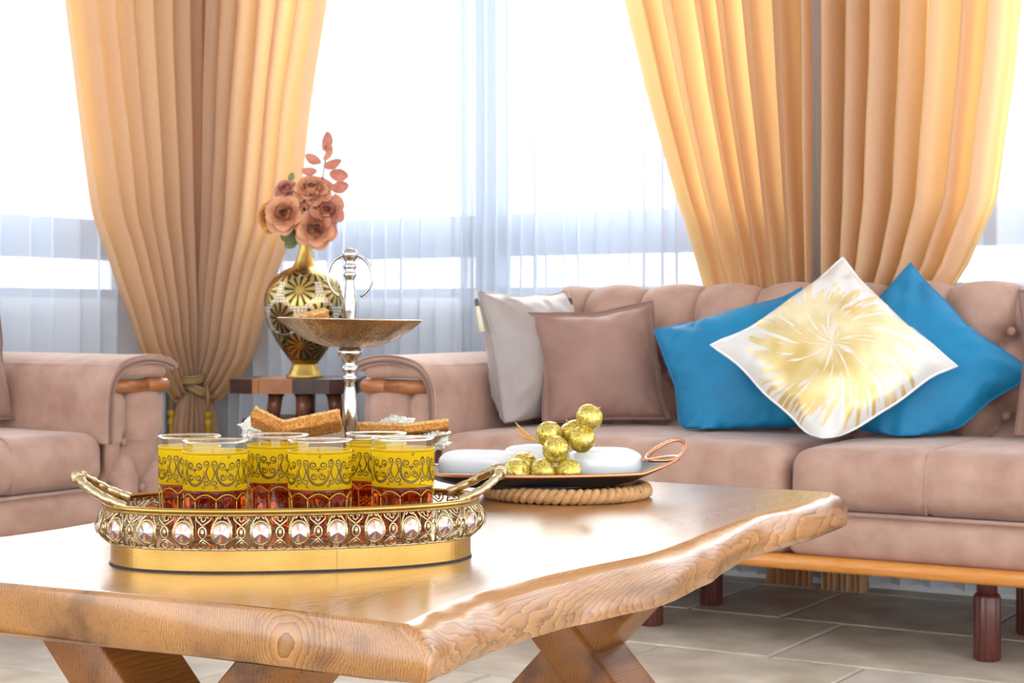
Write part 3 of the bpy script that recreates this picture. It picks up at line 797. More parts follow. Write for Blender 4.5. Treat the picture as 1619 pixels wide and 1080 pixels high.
def wallf(z0, z1, off, thick=.0025):
    mb = MB()
    pr = [(off, z0), (off, z1), (off - thick, z1), (off - thick, z0)]
    for k in range(NS):
        p, nn = on(PL * k / NS)
        for o_, z in pr: q = p + nn * o_; mb.v.append((q.x, q.y, z))
    for k in range(NS):
        for j in range(4): mb.f.append((k * 4 + j, ((k + 1) % NS) * 4 + j, ((k + 1) % NS) * 4 + (j + 1) % 4, k * 4 + (j + 1) % 4)); mb.m.append(0)
    return mb
wallf(.0022, .026, 0).build('base_band', M['gold'], tray, smooth=False)
foot = MB(); wf = wallf(0, .0024, .0012, .006); wf.build('foot_edge', M['black'], tray, smooth=False)
p_, n_ = on(PL * .79); sm = MB().box(-.0006, .0006, -.0012, .0004, .003, .0255)
sm.xf(Matrix.Translation((p_.x, p_.y, 0)) @ Matrix.Rotation(math.atan2(n_.y, n_.x) - pi / 2, 4, 'Z')).build('seam', M['dark_gold'], tray, smooth=False)
fm = MB(); fm.v = [(*(on(PL * k / NS)[0] * .99), .0255) for k in range(NS)] + [(*(on(PL * k / NS)[0] * .99), .028) for k in range(NS)]
fm.f = [tuple(range(NS))[::-1], tuple(range(NS, 2 * NS))] + [(k, (k + 1) % NS, NS + (k + 1) % NS, NS + k) for k in range(NS)]; fm.m = [0] * len(fm.f)
fm.build('tray_floor', M['pale_gold'], tray, smooth=False)
rim = MB().tube([band(PL * k / NS, .0415, .0035) for k in range(NS)], .0032, 10, True).build('rim', M['gold'], tray)
MB().tube([band(PL * k / NS, .0375, .0012) for k in range(NS)], .0016, 8, True).build('rim_bead', M['dark_gold'], tray)
MB().tube([band(PL * k / NS, .0, .0) for k in range(NS)], .0014, 8, True).build('lower_wire', M['pale_gold'], tray)
NM = 26
cry = MB()
cn = 12; cry.v = [(0, 0, .0032)] + [(.0086 * cos(2 * pi * k / cn), .0100 * sin(2 * pi * k / cn), .0) for k in range(cn)]
cry.f = [(0, 1 + k, 1 + (k + 1) % cn) for k in range(cn)] + [tuple(range(1, cn + 1))[::-1]]; cry.m = [(0, 1, 0, 2, 1, 0)[k % 6] for k in range(cn)] + [0]
cry_me = cry.mesh('crystal', [M['crystal'], M['crystal2'], M['copper']], False)  # copper on some facets paints in their orange reflections
def curve2(s0, pts, r, mb, off=0, closed=False, n=5): mb.tube([band(s0 + a, b, off) for a, b in pts], r, n, closed)
for k in range(NM):
    s0 = PL * (k + .5) / NM
    md = MB()
    curve2(s0, [(.0104 * cos(2 * pi * q / 22), .019 + .0125 * sin(2 * pi * q / 22)) for q in range(22)], .00135, md, .001, True)
    curve2(s0, [(.0088 * cos(2 * pi * q / 20), .019 + .0104 * sin(2 * pi * q / 20)) for q in range(20)], .0008, md, .0014, True)
    for sg in (-1, 1):
        curve2(s0, [(sg * a, b) for a, b in [(.0104, .020), (.0098, .026), (.0072, .032), (.0045, .036), (.003, .0395)]], .0013, md)
        curve2(s0, [(sg * a, b) for a, b in [(.0100, .016), (.0088, .010), (.0062, .005), (.0045, .0015)]], .0013, md)
    curve2(s0, [(-.0035, .0335), (0, .0375), (.0035, .0335)], .0011, md)
    curve2(s0, [(-.004, .003), (0, .006), (.004, .003)], .0011, md)
    mo = md.build('medallion', M['pale_gold'], tray)
    c = Vector(band(s0, .019, .0012)); nn = on(s0)[1]; q = Vector((nn.x, nn.y, 0)).to_track_quat('Z', 'Y')
    ax = Vector((0, 0, 1)); zz = Vector((nn.x, nn.y, 0)); xx = ax.cross(zz)
    Mx = Matrix((xx, ax, zz)).transposed().to_4x4(); Mx.translation = c
    link('crystal', cry_me, mo, M=Mx)
    s1 = PL * k / NM; sc = MB()
    for sg in (-1, 1):
        curve2(s1, [(sg * a, b) for a, b in [(0, .0265), (.0035, .0295), (.0072, .0325), (.0085, .036), (.0068, .0388), (.0042, .0383), (.0036, .0358), (.005, .0345)]], .0011, sc)
        curve2(s1, [(sg * a, b) for a, b in [(0, .0125), (.003, .0095), (.0065, .006), (.0082, .003), (.0055, .001), (.001, .0018)]], .0011, sc)
        curve2(s1, [(sg * a, b) for a, b in [(0, .0305), (.0022, .0325), (.0022, .0355), (0, .038)]], .0009, sc)
        curve2(s1, [(sg * a, b) for a, b in [(0, .0095), (.0026, .006), (.0022, .003), (0, .0025)]], .0009, sc)
    curve2(s1, [(.0040 * cos(2 * pi * q_ / 16), .0195 + .0062 * sin(2 * pi * q_ / 16)) for q_ in range(16)], .0012, sc, 0, True)
    curve2(s1, [(0, .0155), (0, .0235)], .0022, sc, .0005, n=6)
    sc.build('scroll_ornament', M['pale_gold'], tray)
# handles
for sg in (-1, 1):
    ex = .197
    pth = [(sg * (ex - .012), -.050, .068), (sg * (ex + .012), -.046, .078), (sg * (ex + .030), -.034, .089), (sg * (ex + .040), -.016, .095), (sg * (ex + .043), 0, .097), (sg * (ex + .040), .016, .095), (sg * (ex + .030), .034, .089), (sg * (ex + .012), .046, .078), (sg * (ex - .012), .050, .068)]
    pp = bez(pth, 14); npt = len(pp)
    rad_ = [.0042 + .0010 * abs(sin(14 * pi * k / npt)) + .0022 * exp(-((k / npt - .5) / .13) ** 2) for k in range(npt)]
    hd = MB().tube(pp, rad_, 10).build('handle', M['pale_gold'], tray)
    # cord wound round the middle of the grip
    wr = MB(); tw = []
    for k in range(130):
        f_ = .37 + .26 * k / 129; i = f_ * (npt - 1); i0 = int(i); p = pp[i0].lerp(pp[min(i0 + 1, npt - 1)], i - i0)
        T = (pp[min(i0 + 1, npt - 1)] - pp[i0 - 1]).normalized(); a_ = T.orthogonal().normalized(); b_ = T.cross(a_); w_ = 2 * pi * 9 * k / 129
        tw.append(p + (a_ * cos(w_) + b_ * sin(w_)) * .0062)
    wr.tube(tw, .0019, 6); wr.build('handle_winding', M['pale_gold'], hd)

# ------------------------------------------------------------------ tea glasses
NF = 9; GR = .0352; GH = .110
def grad(a, z):
    # round above, nine flats below with arched tops
    k = cos(pi / NF) / cos((a % (2 * pi / NF)) - pi / NF)
    loc = ((a % (2 * pi / NF)) / (2 * pi / NF) - .5) * 2
    ztop = .052 - .006 * loc * loc
    t = min(1, max(0, (ztop + .003 - z) / .005)); t = t * t * (3 - 2 * t)
    base = GR * (.93 + .07 * min(1, z / .055))
    if z < .004: base *= .96 + .04 * z / .004
    return base * (1 - t + t * (k * 1.015 if k * 1.015 < 1.0 else 1.0))
def gpt(a, z, off=0):
    r = grad(a, z) + off; return (r * cos(a), r * sin(a), z)
zst = [0, .004, .012, .024, .036, .042, .044, .046, .048, .050, .052, .054, .056, .07, .09, GH - .002, GH]
na = NF * 16
wall_mb = MB().grid(na, len(zst) - 1, lambda i, j: gpt(2 * pi * i, zst[int(round(j * (len(zst) - 1)))]), cu=True)
gl_me = wall_mb.mesh('glass_wall', M['glass'])
rim_me = MB().tube([gpt(2 * pi * k / 60, GH) for k in range(60)], .0012, 8, True).mesh('rim', M['rim_glass'])
film_me = MB().grid(96, 6, lambda i, j: gpt(2 * pi * i, .0565 + .042 * j, .0005), cu=True).mesh('gold_band', M['film'])
pr = [(.0001, .0045)] + [(0, 0)]
LQ = .0555
lz = [.0045, .006, .02, .036, .042, .044, .046, .048, .05, .052, LQ - .0015, LQ]
lm = MB().grid(na, len(lz) - 1, lambda i, j: gpt(2 * pi * i, lz[int(round(j * (len(lz) - 1)))], -.0014), cu=True)
o0 = len(lm.v); V_ = len(lz)
lm.v += [(0, 0, lz[0]), (0, 0, LQ)]
for i in range(na):
    lm.f += [(((i + 1) % na) * V_, i * V_, o0), (i * V_ + V_ - 1, ((i + 1) % na) * V_ + V_ - 1, o0 + 1)]; lm.m += [0, 0]
tea_me = lm.mesh('tea', M['tea'])
ln = MB()
for q in range(NF):
    a = 2 * pi * q / NF
    ln.tube([gpt(a, z, .00065) for z in (.003, .015, .03, .042, .0445)], .00055, 5)
    ln.tube([gpt(a + 2 * pi / NF * k / 10, .0515 - .006 * ((k / 5 - 1) ** 2) + .0008, .0005) for k in range(11)], .0005, 5)
ln.tube([gpt(2 * pi * k / 60, .0988, .0005) for k in range(60)], .0005, 5, True)
line_me = ln.mesh('gold_lines', M['gold_line'])
def ribbon(mb, pts, w):
    # flat print on the cylinder: pts are (arc length, z)
    P = [Vector((a, b)) for a, b in pts]; o = len(mb.v)
    for i, p in enumerate(P):
        t = (P[min(i + 1, len(P) - 1)] - P[max(0, i - 1)]).normalized(); nn = Vector((-t.y, t.x)) * w * (.35 + .65 * sin(pi * (i + .5) / len(P)))
        for sg in (-1, 1): q = p + nn * sg; mb.v.append(gpt(q.x / GR, q.y, .0008))
    for i in range(len(P) - 1): mb.f.append((o + 2 * i, o + 2 * i + 1, o + 2 * i + 3, o + 2 * i + 2)); mb.m.append(0)
sp = MB(); CIR = 2 * pi * GR; NR = 6; rr_ = random.Random(3)
def spiral(cx, cz, r, turns, a0, sg):
    n_ = 22; return [(cx + sg * r * (1 - k / n_ * .85) * cos(a0 + turns * 2 * pi * k / n_), cz + r * (1 - k / n_ * .85) * sin(a0 + turns * 2 * pi * k / n_)) for k in range(n_ + 1)]
for q in range(NR):
    cx = CIR * q / NR; pw = CIR / NR
    # big C-shaped ladder scroll
    for rad_ in (.0128, .0112):
        ribbon(sp, [(cx + rad_ * cos(t_) * .98, .0765 + rad_ * 1.15 * sin(t_)) for t_ in [R(120 + 250 * k / 26) for k in range(27)]], .0006)
    for k in range(18):
        t_ = R(150 + 190 * k / 17); ribbon(sp, [(cx + r_ * cos(t_) * .98, .0765 + r_ * 1.15 * sin(t_)) for r_ in (.0112, .0118, .0124, .0128)], .0005)
    for sg in (-1, 1):
        ribbon(sp, spiral(cx + sg * .0052, .0840, .0048, 1.6, R(200), sg), .0007)
        ribbon(sp, spiral(cx + sg * .0048, .0715, .0042, 1.4, R(120), sg), .0007)
        ribbon(sp, spiral(cx + pw / 2 + sg * .0040, .0870, .0040, 1.5, R(230), sg), .00065)
        ribbon(sp, spiral(cx + pw / 2 + sg * .0042, .0660, .0040, 1.5, R(90), sg), .00065)
        ribbon(sp, [(cx + pw / 2 + sg * (.0005 + .004 * sin(pi * k / 10)), .068 + .018 * k / 10) for k in range(11)], .0007)
        ribbon(sp, [(cx + sg * .002 * k / 8, .0765 + .004 * sin(k / 8 * 2.6)) for k in range(9)], .0006)
    for k in range(7):
        a_ = rr_.uniform(-pw / 2, pw / 2); z_ = rr_.uniform(.060, .094); ribbon(sp, spiral(cx + a_, z_, rr_.uniform(.0012, .0022), 1.1, rr_.uniform(0, 6), rr_.choice((-1, 1))), .0005)
ribbon_ring = [(CIR * k / 80, .0965) for k in range(81)]
o = len(sp.v)
for z in (.0963, .0969):
    for k in range(80): sp.v.append(gpt(2 * pi * k / 80, z, .0008))
for k in range(80): sp.f.append((o + k, o + (k + 1) % 80, o + 80 + (k + 1) % 80, o + 80 + k)); sp.m.append(0)
print_me = sp.mesh('scroll_print', M['print'])
base_me = MB().lathe([(.0001, 0), (.030, 0), (.0318, .002), (.030, .0038), (.0001, .0038)], 40).mesh('base', M['glass'])
GL = [((-1.354, 1.499), 'back row tea glass nearest the left tray handle', 10), ((-1.28, 1.459), 'front row tea glass nearest the left tray handle', 33),
      ((-1.28, 1.569), 'middle tea glass of the back row', 52), ((-1.186, 1.528), 'middle tea glass of the front row', 5),
      ((-1.195, 1.648), 'back row tea glass nearest the right tray handle', 70), ((-1.124, 1.602), 'front row tea glass nearest the right tray handle', 20)]
for (gx, gy), lab, rot in GL:
    g = empty('tea_glass', (gx, gy, TZ + .0283), R(rot), label=lab + ', gold band over amber tea', category='glass', group='tea glasses on the tray')
    for nm, me in (('glass_wall', gl_me), ('rim', rim_me), ('gold_band', film_me), ('tea', tea_me), ('gold_lines', line_me), ('base', base_me)): link(nm, me, g, kind='stuff' if nm == 'gold_lines' else None)
    link('scroll_print', print_me, g, kind='stuff')

# ------------------------------------------------------------------ two-tier cake stand
SC = (-1.415, 1.89)
cs = empty('cake_stand', (SC[0], SC[1], TZ), label='two tier silver cake stand with a ring handle behind the tea glasses', category='cake stand')
MB().lathe([(.0001, 0), (.062, 0), (.064, .004), (.05, .010), (.026, .018), (.014, .032), (.011, .05), (.015, .06), (.02, .07), (.012, .074)], 48).build('foot', M['silver'], cs)
def dish(r, z, dp, name, m_, lobes=0):
    prof = [(.012, -dp), (r * .35, -dp * .97), (r * .62, -dp * .72), (r * .86, -dp * .3), (r, 0), (r * 1.002, .0012), (r * .985, .0015), (r * .85, -dp * .26), (r * .6, -dp * .66), (r * .33, -dp * .9), (.012, -dp * .93)]
    mb = MB()
    n = 96; k = len(prof)
    for i in range(n):
        a = 2 * pi * i / n; w = 1 + (.012 * sin(a * lobes) if lobes else 0)
        for rr, zz in prof: mb.v.append((rr * cos(a) * (1 + (w - 1) * rr / r), rr * sin(a) * (1 + (w - 1) * rr / r), zz + z + (.0018 * sin(a * 24) * sin(rr / r * 9) * (rr / r) if zz < -.002 else 0)))
    for i in range(n):
        for j in range(k - 1): mb.f.append((i * k + j, ((i + 1) % n) * k + j, ((i + 1) % n) * k + j + 1, i * k + j + 1)); mb.m.append(0)
    return mb.build(name, m_, cs)
dish(.139, .117, .045, 'lower_dish', M['hammered'])
ud = dish(.0995, 0, .038, 'upper_dish', M['hammered']); ud.location = (0, 0, .2735); ud.rotation_euler = (0, R(1.2), R(31.4))
MB().lathe([(.010, .072), (.010, .08), (.0062, .095), (.008, .118), (.0105, .135), (.0108, .155), (.0085, .175), (.0068, .187), (.0095, .191), (.0095, .195), (.007, .198), (.0105, .203), (.0105, .209), (.0075, .212), (.011, .217), (.011, .221), (.0165, .224), (.0168, .232), (.012, .236)], 40).build('stem', M['silver'], cs)
MB().lathe([(.012, .236), (.011, .245), (.0072, .27), (.0085, .285), (.0092, .297), (.0078, .312), (.0062, .327), (.0066, .330), (.009, .334), (.009, .338), (.0062, .341), (.0088, .345), (.0088, .349), (.006, .352), (.0085, .357), (.0105, .361), (.0108, .365), (.0085, .3695), (.003, .3715), (.0001, .372)], 40).build('handle_stem', M['silver'], cs)
a0 = R(31.4)
MB().tube([(.0305 * sin(t_) * cos(a0), .0305 * sin(t_) * sin(a0), .333 + .031 * cos(t_)) for t_ in [R(12 + 140 * k / 24) for k in range(25)]], .0021, 8).build('ring_handle', M['silver'], cs)
MB().tube([(-.0305 * sin(t_) * cos(a0), -.0305 * sin(t_) * sin(a0), .333 + .031 * cos(t_)) for t_ in [R(12 + 140 * k / 24) for k in range(25)]], .0021, 8).build('ring_handle', M['silver'], cs)

def cw(dx, dy, base=SC):  # offset given across (dx) and away from (dy) the viewer
    return (base[0] + .8536 * dx - .521 * dy, base[1] + .521 * dx + .8536 * dy)
def rusk(label, dx, dy, z, sx, sy, sz, rot, seed):
    t = empty('rusk_slice', label=label, category='biscuit', group='rusk slices on the cake stand')
    f = lambda p, n: p + n * .0014 * nz(p.x * 400 + seed, p.y * 400, p.z * 400) + n * .0006 * nz(p.x * 60 + seed, p.y * 60, p.z * 60)
    MB().rbox(-sx / 2, sx / 2, -sy / 2, sy / 2, -sz / 2, sz / 2, .002, (44, 22, 9), f, rs=2).build('crumb', M['rusk'], t)
    MB().rbox(-sx / 2 - .0005, sx / 2 + .0005, -sy / 2 - .0005, sy / 2 + .0005, sz / 2 - .003, sz / 2 + .0022, .002, (44, 22, 2), f, rs=2).build('sugar_crust', M['rusk_top'], t)
    t.location = (*cw(dx, dy), z); t.rotation_euler = (R(rot[0]), R(rot[1]), R(31.4 + rot[2])); return t
rusk('rusk slice tilted against the white paper at the left of the lower dish', -.104, -.035, .560, .056, .03, .015, (-38, 24, -14), 1)
rusk('large rusk slice lying in the middle of the lower dish before the stem', -.045, -.055, .560, .078, .036, .016, (-30, -11, 8), 2)
rusk('rusk slice lying flat behind the stem on the lower dish', .035, .03, .5505, .07, .03, .012, (-12, 2, 0), 3)
rusk('rusk slice sticking out over the right rim of the lower dish', .105, -.01, .5545, .062, .034, .011, (-14, -6, 5), 4)
rusk('crumbled rusk heap on the upper dish', -.054, .01, .705, .046, .036, .014, (4, -14, 12), 5)
def paper(label, dx, dy, z, r, seed):
    def f(i, j):
        a = 2 * pi * i; b = pi * j; d = Vector((sin(b) * cos(a), sin(b) * sin(a), cos(b)))
        w = .8 + .5 * abs(nz(d.x * 2.3 + seed, d.y * 2.3, d.z * 2.3)) - .35 * abs(nz(d.x * 5 + seed, d.y * 5, d.z * 5)) + .2 * nz(d.x * 11, d.y * 11 + seed, d.z * 11)
        return (d.x * r * w * 1.25, d.y * r * w, d.z * r * w * .75)
    o = MB().grid(72, 40, f, cu=True).build('paper_doily', M['paper'], label=label, category='paper', group='crumpled paper doilies')
    o.location = (*cw(dx, dy), z)
paper('crumpled white paper at the left rim of the lower dish', -.122, -.002, .555, .026, 2.0)
paper('crumpled white paper right of the stem on the lower dish', .062, .050, .549, .026, 5.5)
paper('crumpled white paper under the right rusk slice', .116, -.012, .5385, .019, 8.1)

# ------------------------------------------------------------------ platter on a rope mat
PC = (-1.303, 2.297)
tv = empty('rope_mat', (PC[0], PC[1], TZ), label='round braided jute mat under the black platter', category='mat')
def rope(rad_, z, r, name, twist):
    for q in range(2):
        pts = []; K = int(rad_ * 2600)
        for k in range(K):
            a = 2 * pi * k / K; w = twist * a + q * pi
            pts.append(((rad_ + r * .72 * cos(w)) * cos(a), (rad_ + r * .72 * cos(w)) * sin(a), z + r * .62 * sin(w)))
        MB().tube(pts, r * .78, 7, True).build(name, M['jute'], tv)
rope(.120, .0115, .0088, 'braid_strand', 30)
for k in range(7): rope(.105 - .0145 * k, .009, .0058, 'inner_strand', int(46 * (.105 - .0145 * k) / .121))
pl = empty('platter', (PC[0] - .038, PC[1] - .028, TZ + .018), R(31.4 + 4), label='long black oval platter with copper rim and loop handles on the rope mat', category='platter')
PA, PB = .215, .118
def pf(a, k, inner=0):
    c, s_ = cos(a), sin(a); lift = .0
    rx, ry = PA * k, PB * k
    z = .004 + .022 * max(0, (k - .55) / .45) ** 1.6 + .018 * max(0, abs(c) - .72) / .28 * max(0, (k - .6) / .4)
    return (rx * c * (1 + .03 * max(0, abs(c) - .8) * k * 5), ry * s_, z + inner)
bm = MB()
ks = [.0001, .3, .55, .7, .8, .9, 1.0]
bm.grid(96, 6, lambda i, j: pf(2 * pi * i, ks[int(round(j * 6))], -.004), cu=True)
n0 = len(bm.f); bm.grid(96, 6, lambda i, j: pf(2 * pi * i, ks[int(round(j * 6))], 0), cu=True)
bm.build('dish', M['black'], pl)
MB().tube([pf(2 * pi * k / 96, 1.0, -.002) for k in range(96)], .0028, 8, True).build('rim', M['copper'], pl)
MB().lathe([(.0001, -.0), (.092, 0), (.098, .004), (.092, .007), (.0001, .007)], 56, org=(0, 0, .0)).build('base_ring', M['black'], pl)
for sg in (-1, 1):
    pts = bez([(sg * (.175), -.036, .04), (sg * .150, -.030, .040), (sg * .146, -.012, .043), (sg * .166, .012, .055), (sg * .190, .030, .064), (sg * .206, .034, .066), (sg * .212, .020, .060), (sg * .203, -.008, .048), (sg * .19, -.028, .042)], 10)
    pts = [p + Vector((sg * .023, 0, 0)) for p in pts]
    MB().tube(pts, .0028, 8, True).build('loop_handle', M['copper'], pl)
def egg(label, dx, dy, sx, sy, sz, rz):
    mb = MB()
    def f(i, j):
        a = 2 * pi * i; b = pi * (j - .5); e = .62
        pw = lambda v: math.copysign(abs(v) ** e, v)
        return (sx * pw(cos(b)) * pw(cos(a)), sy * pw(cos(b)) * pw(sin(a)), sz + sz * pw(sin(b)))
    mb.grid(48, 24, f, cu=True)
    t = empty('ceramic_dish', (*cw(dx, dy, PC), TZ + .0225), R(31.4 + rz), label=label, category='ceramic dish', group='white ceramic pieces on the platter')
    mb.build('body', M['porcelain'], t)
    MB().tube([(sx * .62 * cos(2 * pi * k / 40), sy * .62 * sin(2 * pi * k / 40), .0025) for k in range(40)], .0022, 6, True).build('foot_ring', M['porcelain'], t)
egg('white rounded ceramic piece at the tray side end of the platter', -.135, .018, .064, .036, .0245, -4)
egg('white rounded ceramic piece behind the gold balls', -.045, .052, .056, .034, .0275, 0)
egg('white rounded ceramic piece next to the copper loop handle', .060, .018, .058, .042, .0265, 3)

def ball_mesh(seed):
    r = .0205; mb = MB()
    def f(i, j):
        a = 2 * pi * i; b = pi * j
        d = 1 - .22 * exp(-((b) / .38) ** 2) - .08 * exp(-((pi - b) / .4) ** 2) + .025 * nz(cos(a) * 2 + seed, sin(a) * 2, b * 1.4) + .012 * nz(cos(a) * 6 + seed, sin(a) * 6, b * 5)
        return (r * d * sin(b) * cos(a), r * d * sin(b) * sin(a), r * d * cos(b))
    mb.grid(30, 18, f, cu=True); return mb.mesh('ball', M['glitter'])
balls = [((-1.329, 2.191, .4745), (70, 20), 'gold glitter ball at the left end of the bottom row', 1), ((-1.295, 2.2125, .4745), (60, -10), 'gold glitter ball in the middle of the bottom row', 2),
         ((-1.2635, 2.2325, .4745), (50, 10), 'gold glitter ball at the right end of the bottom row', 3), ((-1.2815, 2.226, .5085), (10, 60), 'gold glitter ball resting on the bottom row', 4),
         ((-1.309, 2.253, .5285), (-20, 20), 'gold glitter ball highest on the left of the pile', 5), ((-1.2565, 2.262, .522), (60, 0), 'gold glitter ball under the topmost ball', 6),
         ((-1.284, 2.283, .530), (30, 0), 'gold glitter ball half hidden in the middle of the pile', 7), ((-1.247, 2.268, .5555), (-10, 40), 'topmost gold glitter ball of the pile', 8),
         ((-1.338, 2.228, .482), (15, 15), 'gold glitter ball peeking out behind the bottom row', 9)]
for (bx, by, bz), (rx, ry), lab, sd in balls:
    t = empty('gold_ball', (bx, by, bz), label=lab, category='ornament', group='gold glitter balls on the platter'); t.rotation_euler = (R(rx), R(ry), R(31 + sd * 40))
    link('body', ball_mesh(sd * 3.1), t)
    MB().tube([(0, 0, .0135), (.001, .0005, .019), (.003, .001, .0235)], .0009, 6).build('stem', M['raffia'], t)
rf = empty('raffia_twist', (*cw(-.048, -.055, PC), .520), label='orange raffia strands left of the gold ball pile', category='raffia')
for k in range(7):
    a = R(31.4 + 170 + rnd.uniform(-20, 20)); l = rnd.uniform(.02, .042); e_ = rnd.uniform(.2, 1.1)
    MB().tube([(.01 * cos(R(31.4)), .01 * sin(R(31.4)), -.006), (0, 0, 0), (l * .5 * cos(a), l * .5 * sin(a), l * .35 * e_), (l * cos(a), l * sin(a), l * .8 * e_)], .0009, 5).build('strand', M['raffia'], rf)

# ------------------------------------------------------------------ stool, vase and flowers
VC = (-3.06, 3.873)
st = empty('stool', (VC[0], VC[1], 0), R(31.4), label='two tier wooden stool of dark and orange blocks under the golden vase', category='stool')
cuts = [(-.197, -.128, 'wood_dark'), (-.128, -.108, 'wood_mid'), (-.108, -.016, 'wood_mid'), (-.016, .09, 'wood_dark'), (.09, .165, 'wood_dark')]
def outline(x, sgn): return sgn * (.13 + .035 * (1 - (x / .2) ** 2) + .012 * sin(x * 31 + sgn))
for z0, z1, k in ((.497, .537, 1), (.385, .425, .82)):
    for a, b, m_ in cuts:
        mb = MB(); a2, b2 = (a + .0008) * k, (b - .0008) * k
        v = []
        for z in (z0, z1): v += [(a2, outline(a2, -1) * k, z), (b2, outline(b2, -1) * k, z), (b2, outline(b2, 1) * k, z), (a2, outline(a2, 1) * k, z)]
        mb.add(v, [(3, 2, 1, 0), (4, 5, 6, 7), (0, 1, 5, 4), (1, 2, 6, 5), (2, 3, 7, 6), (3, 0, 4, 7)])
        mb.build('top_block' if k == 1 else 'shelf_block', M[m_], st, smooth=False)
for lx, ly in ((-.075, -.055), (.005, -.085), (.085, -.03), (.0, .08)):
    MB().tube([(lx, ly, .498), (lx * 1.12, ly * 1.1, .424)], [.021, .0195], 14).build('leg', M['wood_red'], st)
    MB().tube([(lx, ly, .4975), (lx * 1.01, ly * 1.01, .487)], [.024, .0235], 14).build('leg_collar', M['black'], st)
    MB().tube([(lx * 1.15, ly * 1.15, .386), (lx * 1.7, ly * 1.6, 0)], [.021, .017], 14).build('leg', M['wood_red'], st)

vz = .537
va = empty('vase', (VC[0], VC[1], vz), label='golden openwork vase with daisy pattern on the stool', category='vase')
MB().lathe([(.0001, 0), (.054, 0), (.055, .004), (.048, .012), (.041, .024), (.037, .036), (.035, .04)], 48).build('foot', M['vase_gold'], va)
bp = bez([(.036, .040, 0), (.055, .066, 0), (.085, .110, 0), (.108, .160, 0), (.117, .205, 0), (.112, .245, 0), (.092, .282, 0), (.062, .306, 0), (.042, .316, 0)], 8)
bl = [0]
for a, b in zip(bp, bp[1:]): bl.append(bl[-1] + (b - a).length)
def bpt(l):
    for i in range(len(bl) - 1):
        if l <= bl[i + 1] + 1e-9:
            q = (l - bl[i]) / (bl[i + 1] - bl[i]); return bp[i].lerp(bp[i + 1], q)
    return bp[-1]
TL = bl[-1]
def pat(i, j):
    l = j * TL; p = bpt(l); best = None
    if l < .012 or l > TL - .008: return 0
    for row, lc in ((0, .065), (1, .150), (2, .232), (3, .305)):
        nn = 6; off = .5 * (row % 2)
        k = round(i * nn - off); da = (i - (k + off) / nn) * 2 * pi * p.x; dl = l - lc
        r_ = sqrt(da * da + dl * dl)
        if best is None or r_ < best[0]: best = (r_, math.atan2(dl, da))
    r_, a = best
    if r_ < .008: return 0
    if r_ < .046:
        f_ = (a / (2 * pi) * 12) % 1
        return 1 if .56 < f_ and r_ > .012 else 0  # black slits between the petals
    # round holes between the daisies: daylight through them painted white, black low down
    hx = .0105; u = i * 2 * pi * p.x / hx; w = l / (hx * .866); rw = round(w); u2 = u - .5 * (rw % 2)
    d_ = sqrt(((u2 - round(u2)) * hx) ** 2 + ((w - rw) * hx * .866) ** 2)
    return (2 if l > .10 else 1) if d_ < .0033 else (1 if d_ < .0040 else 0)
body = MB().grid(420, 190, lambda i, j: (bpt(j * TL).x * cos(2 * pi * i), bpt(j * TL).x * sin(2 * pi * i), bpt(j * TL).y), cu=True, keep=pat).build('body', [M['vase_gold'], M['vase_black'], M['hole_light']], va)
so = body.modifiers.new('thickness', 'SOLIDIFY'); so.thickness = .0016
MB().lathe([(.042, .314), (.034, .322), (.025, .338), (.0195, .356), (.0165, .375), (.0175, .39), (.023, .404), (.026, .41), (.024, .411), (.0205, .403), (.015, .388), (.014, .375), (.017, .356), (.03, .326), (.036, .318)], 48, cap=False).build('neck', M['vase_gold'], va)

def petal_mesh(w, h, cup, curl, m_):
    def f(i, j):
        u = 2 * i - 1; wj = sin(pi * min(.94, .12 + .62 * j)) ** .7
        x = w * u * wj; z = h * j * (1 - .12 * u * u); y = -cup * (1 - u * u) * sin(pi * .8 * j) * .5 + cup * .9 * u * u - curl * j ** 3
        return (x, y + curl * 0, z)
    return MB().grid(8, 7, f).mesh('petal', m_)
rose_cache = {}
def rose(label, pos, face, size, key):
    t = empty('rose', label=label, category='flower', group='silk flowers in the vase')
    m_ = M[key]; nn = Vector(face).normalized()
    if key not in rose_cache: rose_cache[key] = [petal_mesh(.3, .62, .2, .0, M['petal_deep']), petal_mesh(.46, .74, .26, .12, m_), petal_mesh(.62, .78, .26, .34, m_)]
    pm = rose_cache[key]
    for ring, cnt, off, tilt in ((0, 3, .10, -8), (1, 4, .17, 2), (1, 5, .26, 16), (2, 5, .34, 34), (2, 6, .42, 58)):
        for k in range(cnt):
            a = 2 * pi * k / cnt + ring * .6 + rnd.uniform(-.15, .15)
            Mx = Matrix.Rotation(a, 4, 'Z') @ Matrix.Translation((0, -off, .06 - off * .3)) @ Matrix.Rotation(R(tilt + rnd.uniform(-6, 6)), 4, 'X') @ Matrix.Scale(1 - .0 * ring, 4)
            link('petal', pm[ring], t, M=Mx)
    Mw = Matrix.Translation(pos) @ nn.to_track_quat('Z', 'Y').to_matrix().to_4x4() @ Matrix.Scale(size, 4); t.matrix_world = Mw
    # stem back to the vase mouth
    end = Mw.inverted() @ Vector((VC[0] + rnd.uniform(-.006, .006), VC[1] + rnd.uniform(-.006, .006), vz + .36))
    MB().tube([(0, 0, .05), (0, 0, -.25), Vector((0, 0, -.5)).lerp(end, .5), end], .05, 6).build('stem', M['stem'], t)
    return t
def vw(px_, py_, dd=0):   # bouquet position: metres across / above the vase foot / towards the viewer
    return (VC[0] + .8536 * px_ + .521 * dd, VC[1] + .521 * px_ - .8536 * dd, vz + py_)
cf = (.521, -.8536)
def fc(rx, rz): return (cf[0] + .8536 * rx, cf[1] + .521 * rx, rz)
rose('peach rose low in front, just above the vase mouth', vw(.034, .425, .035), fc(.15, .1), .050, 'petal_peach')
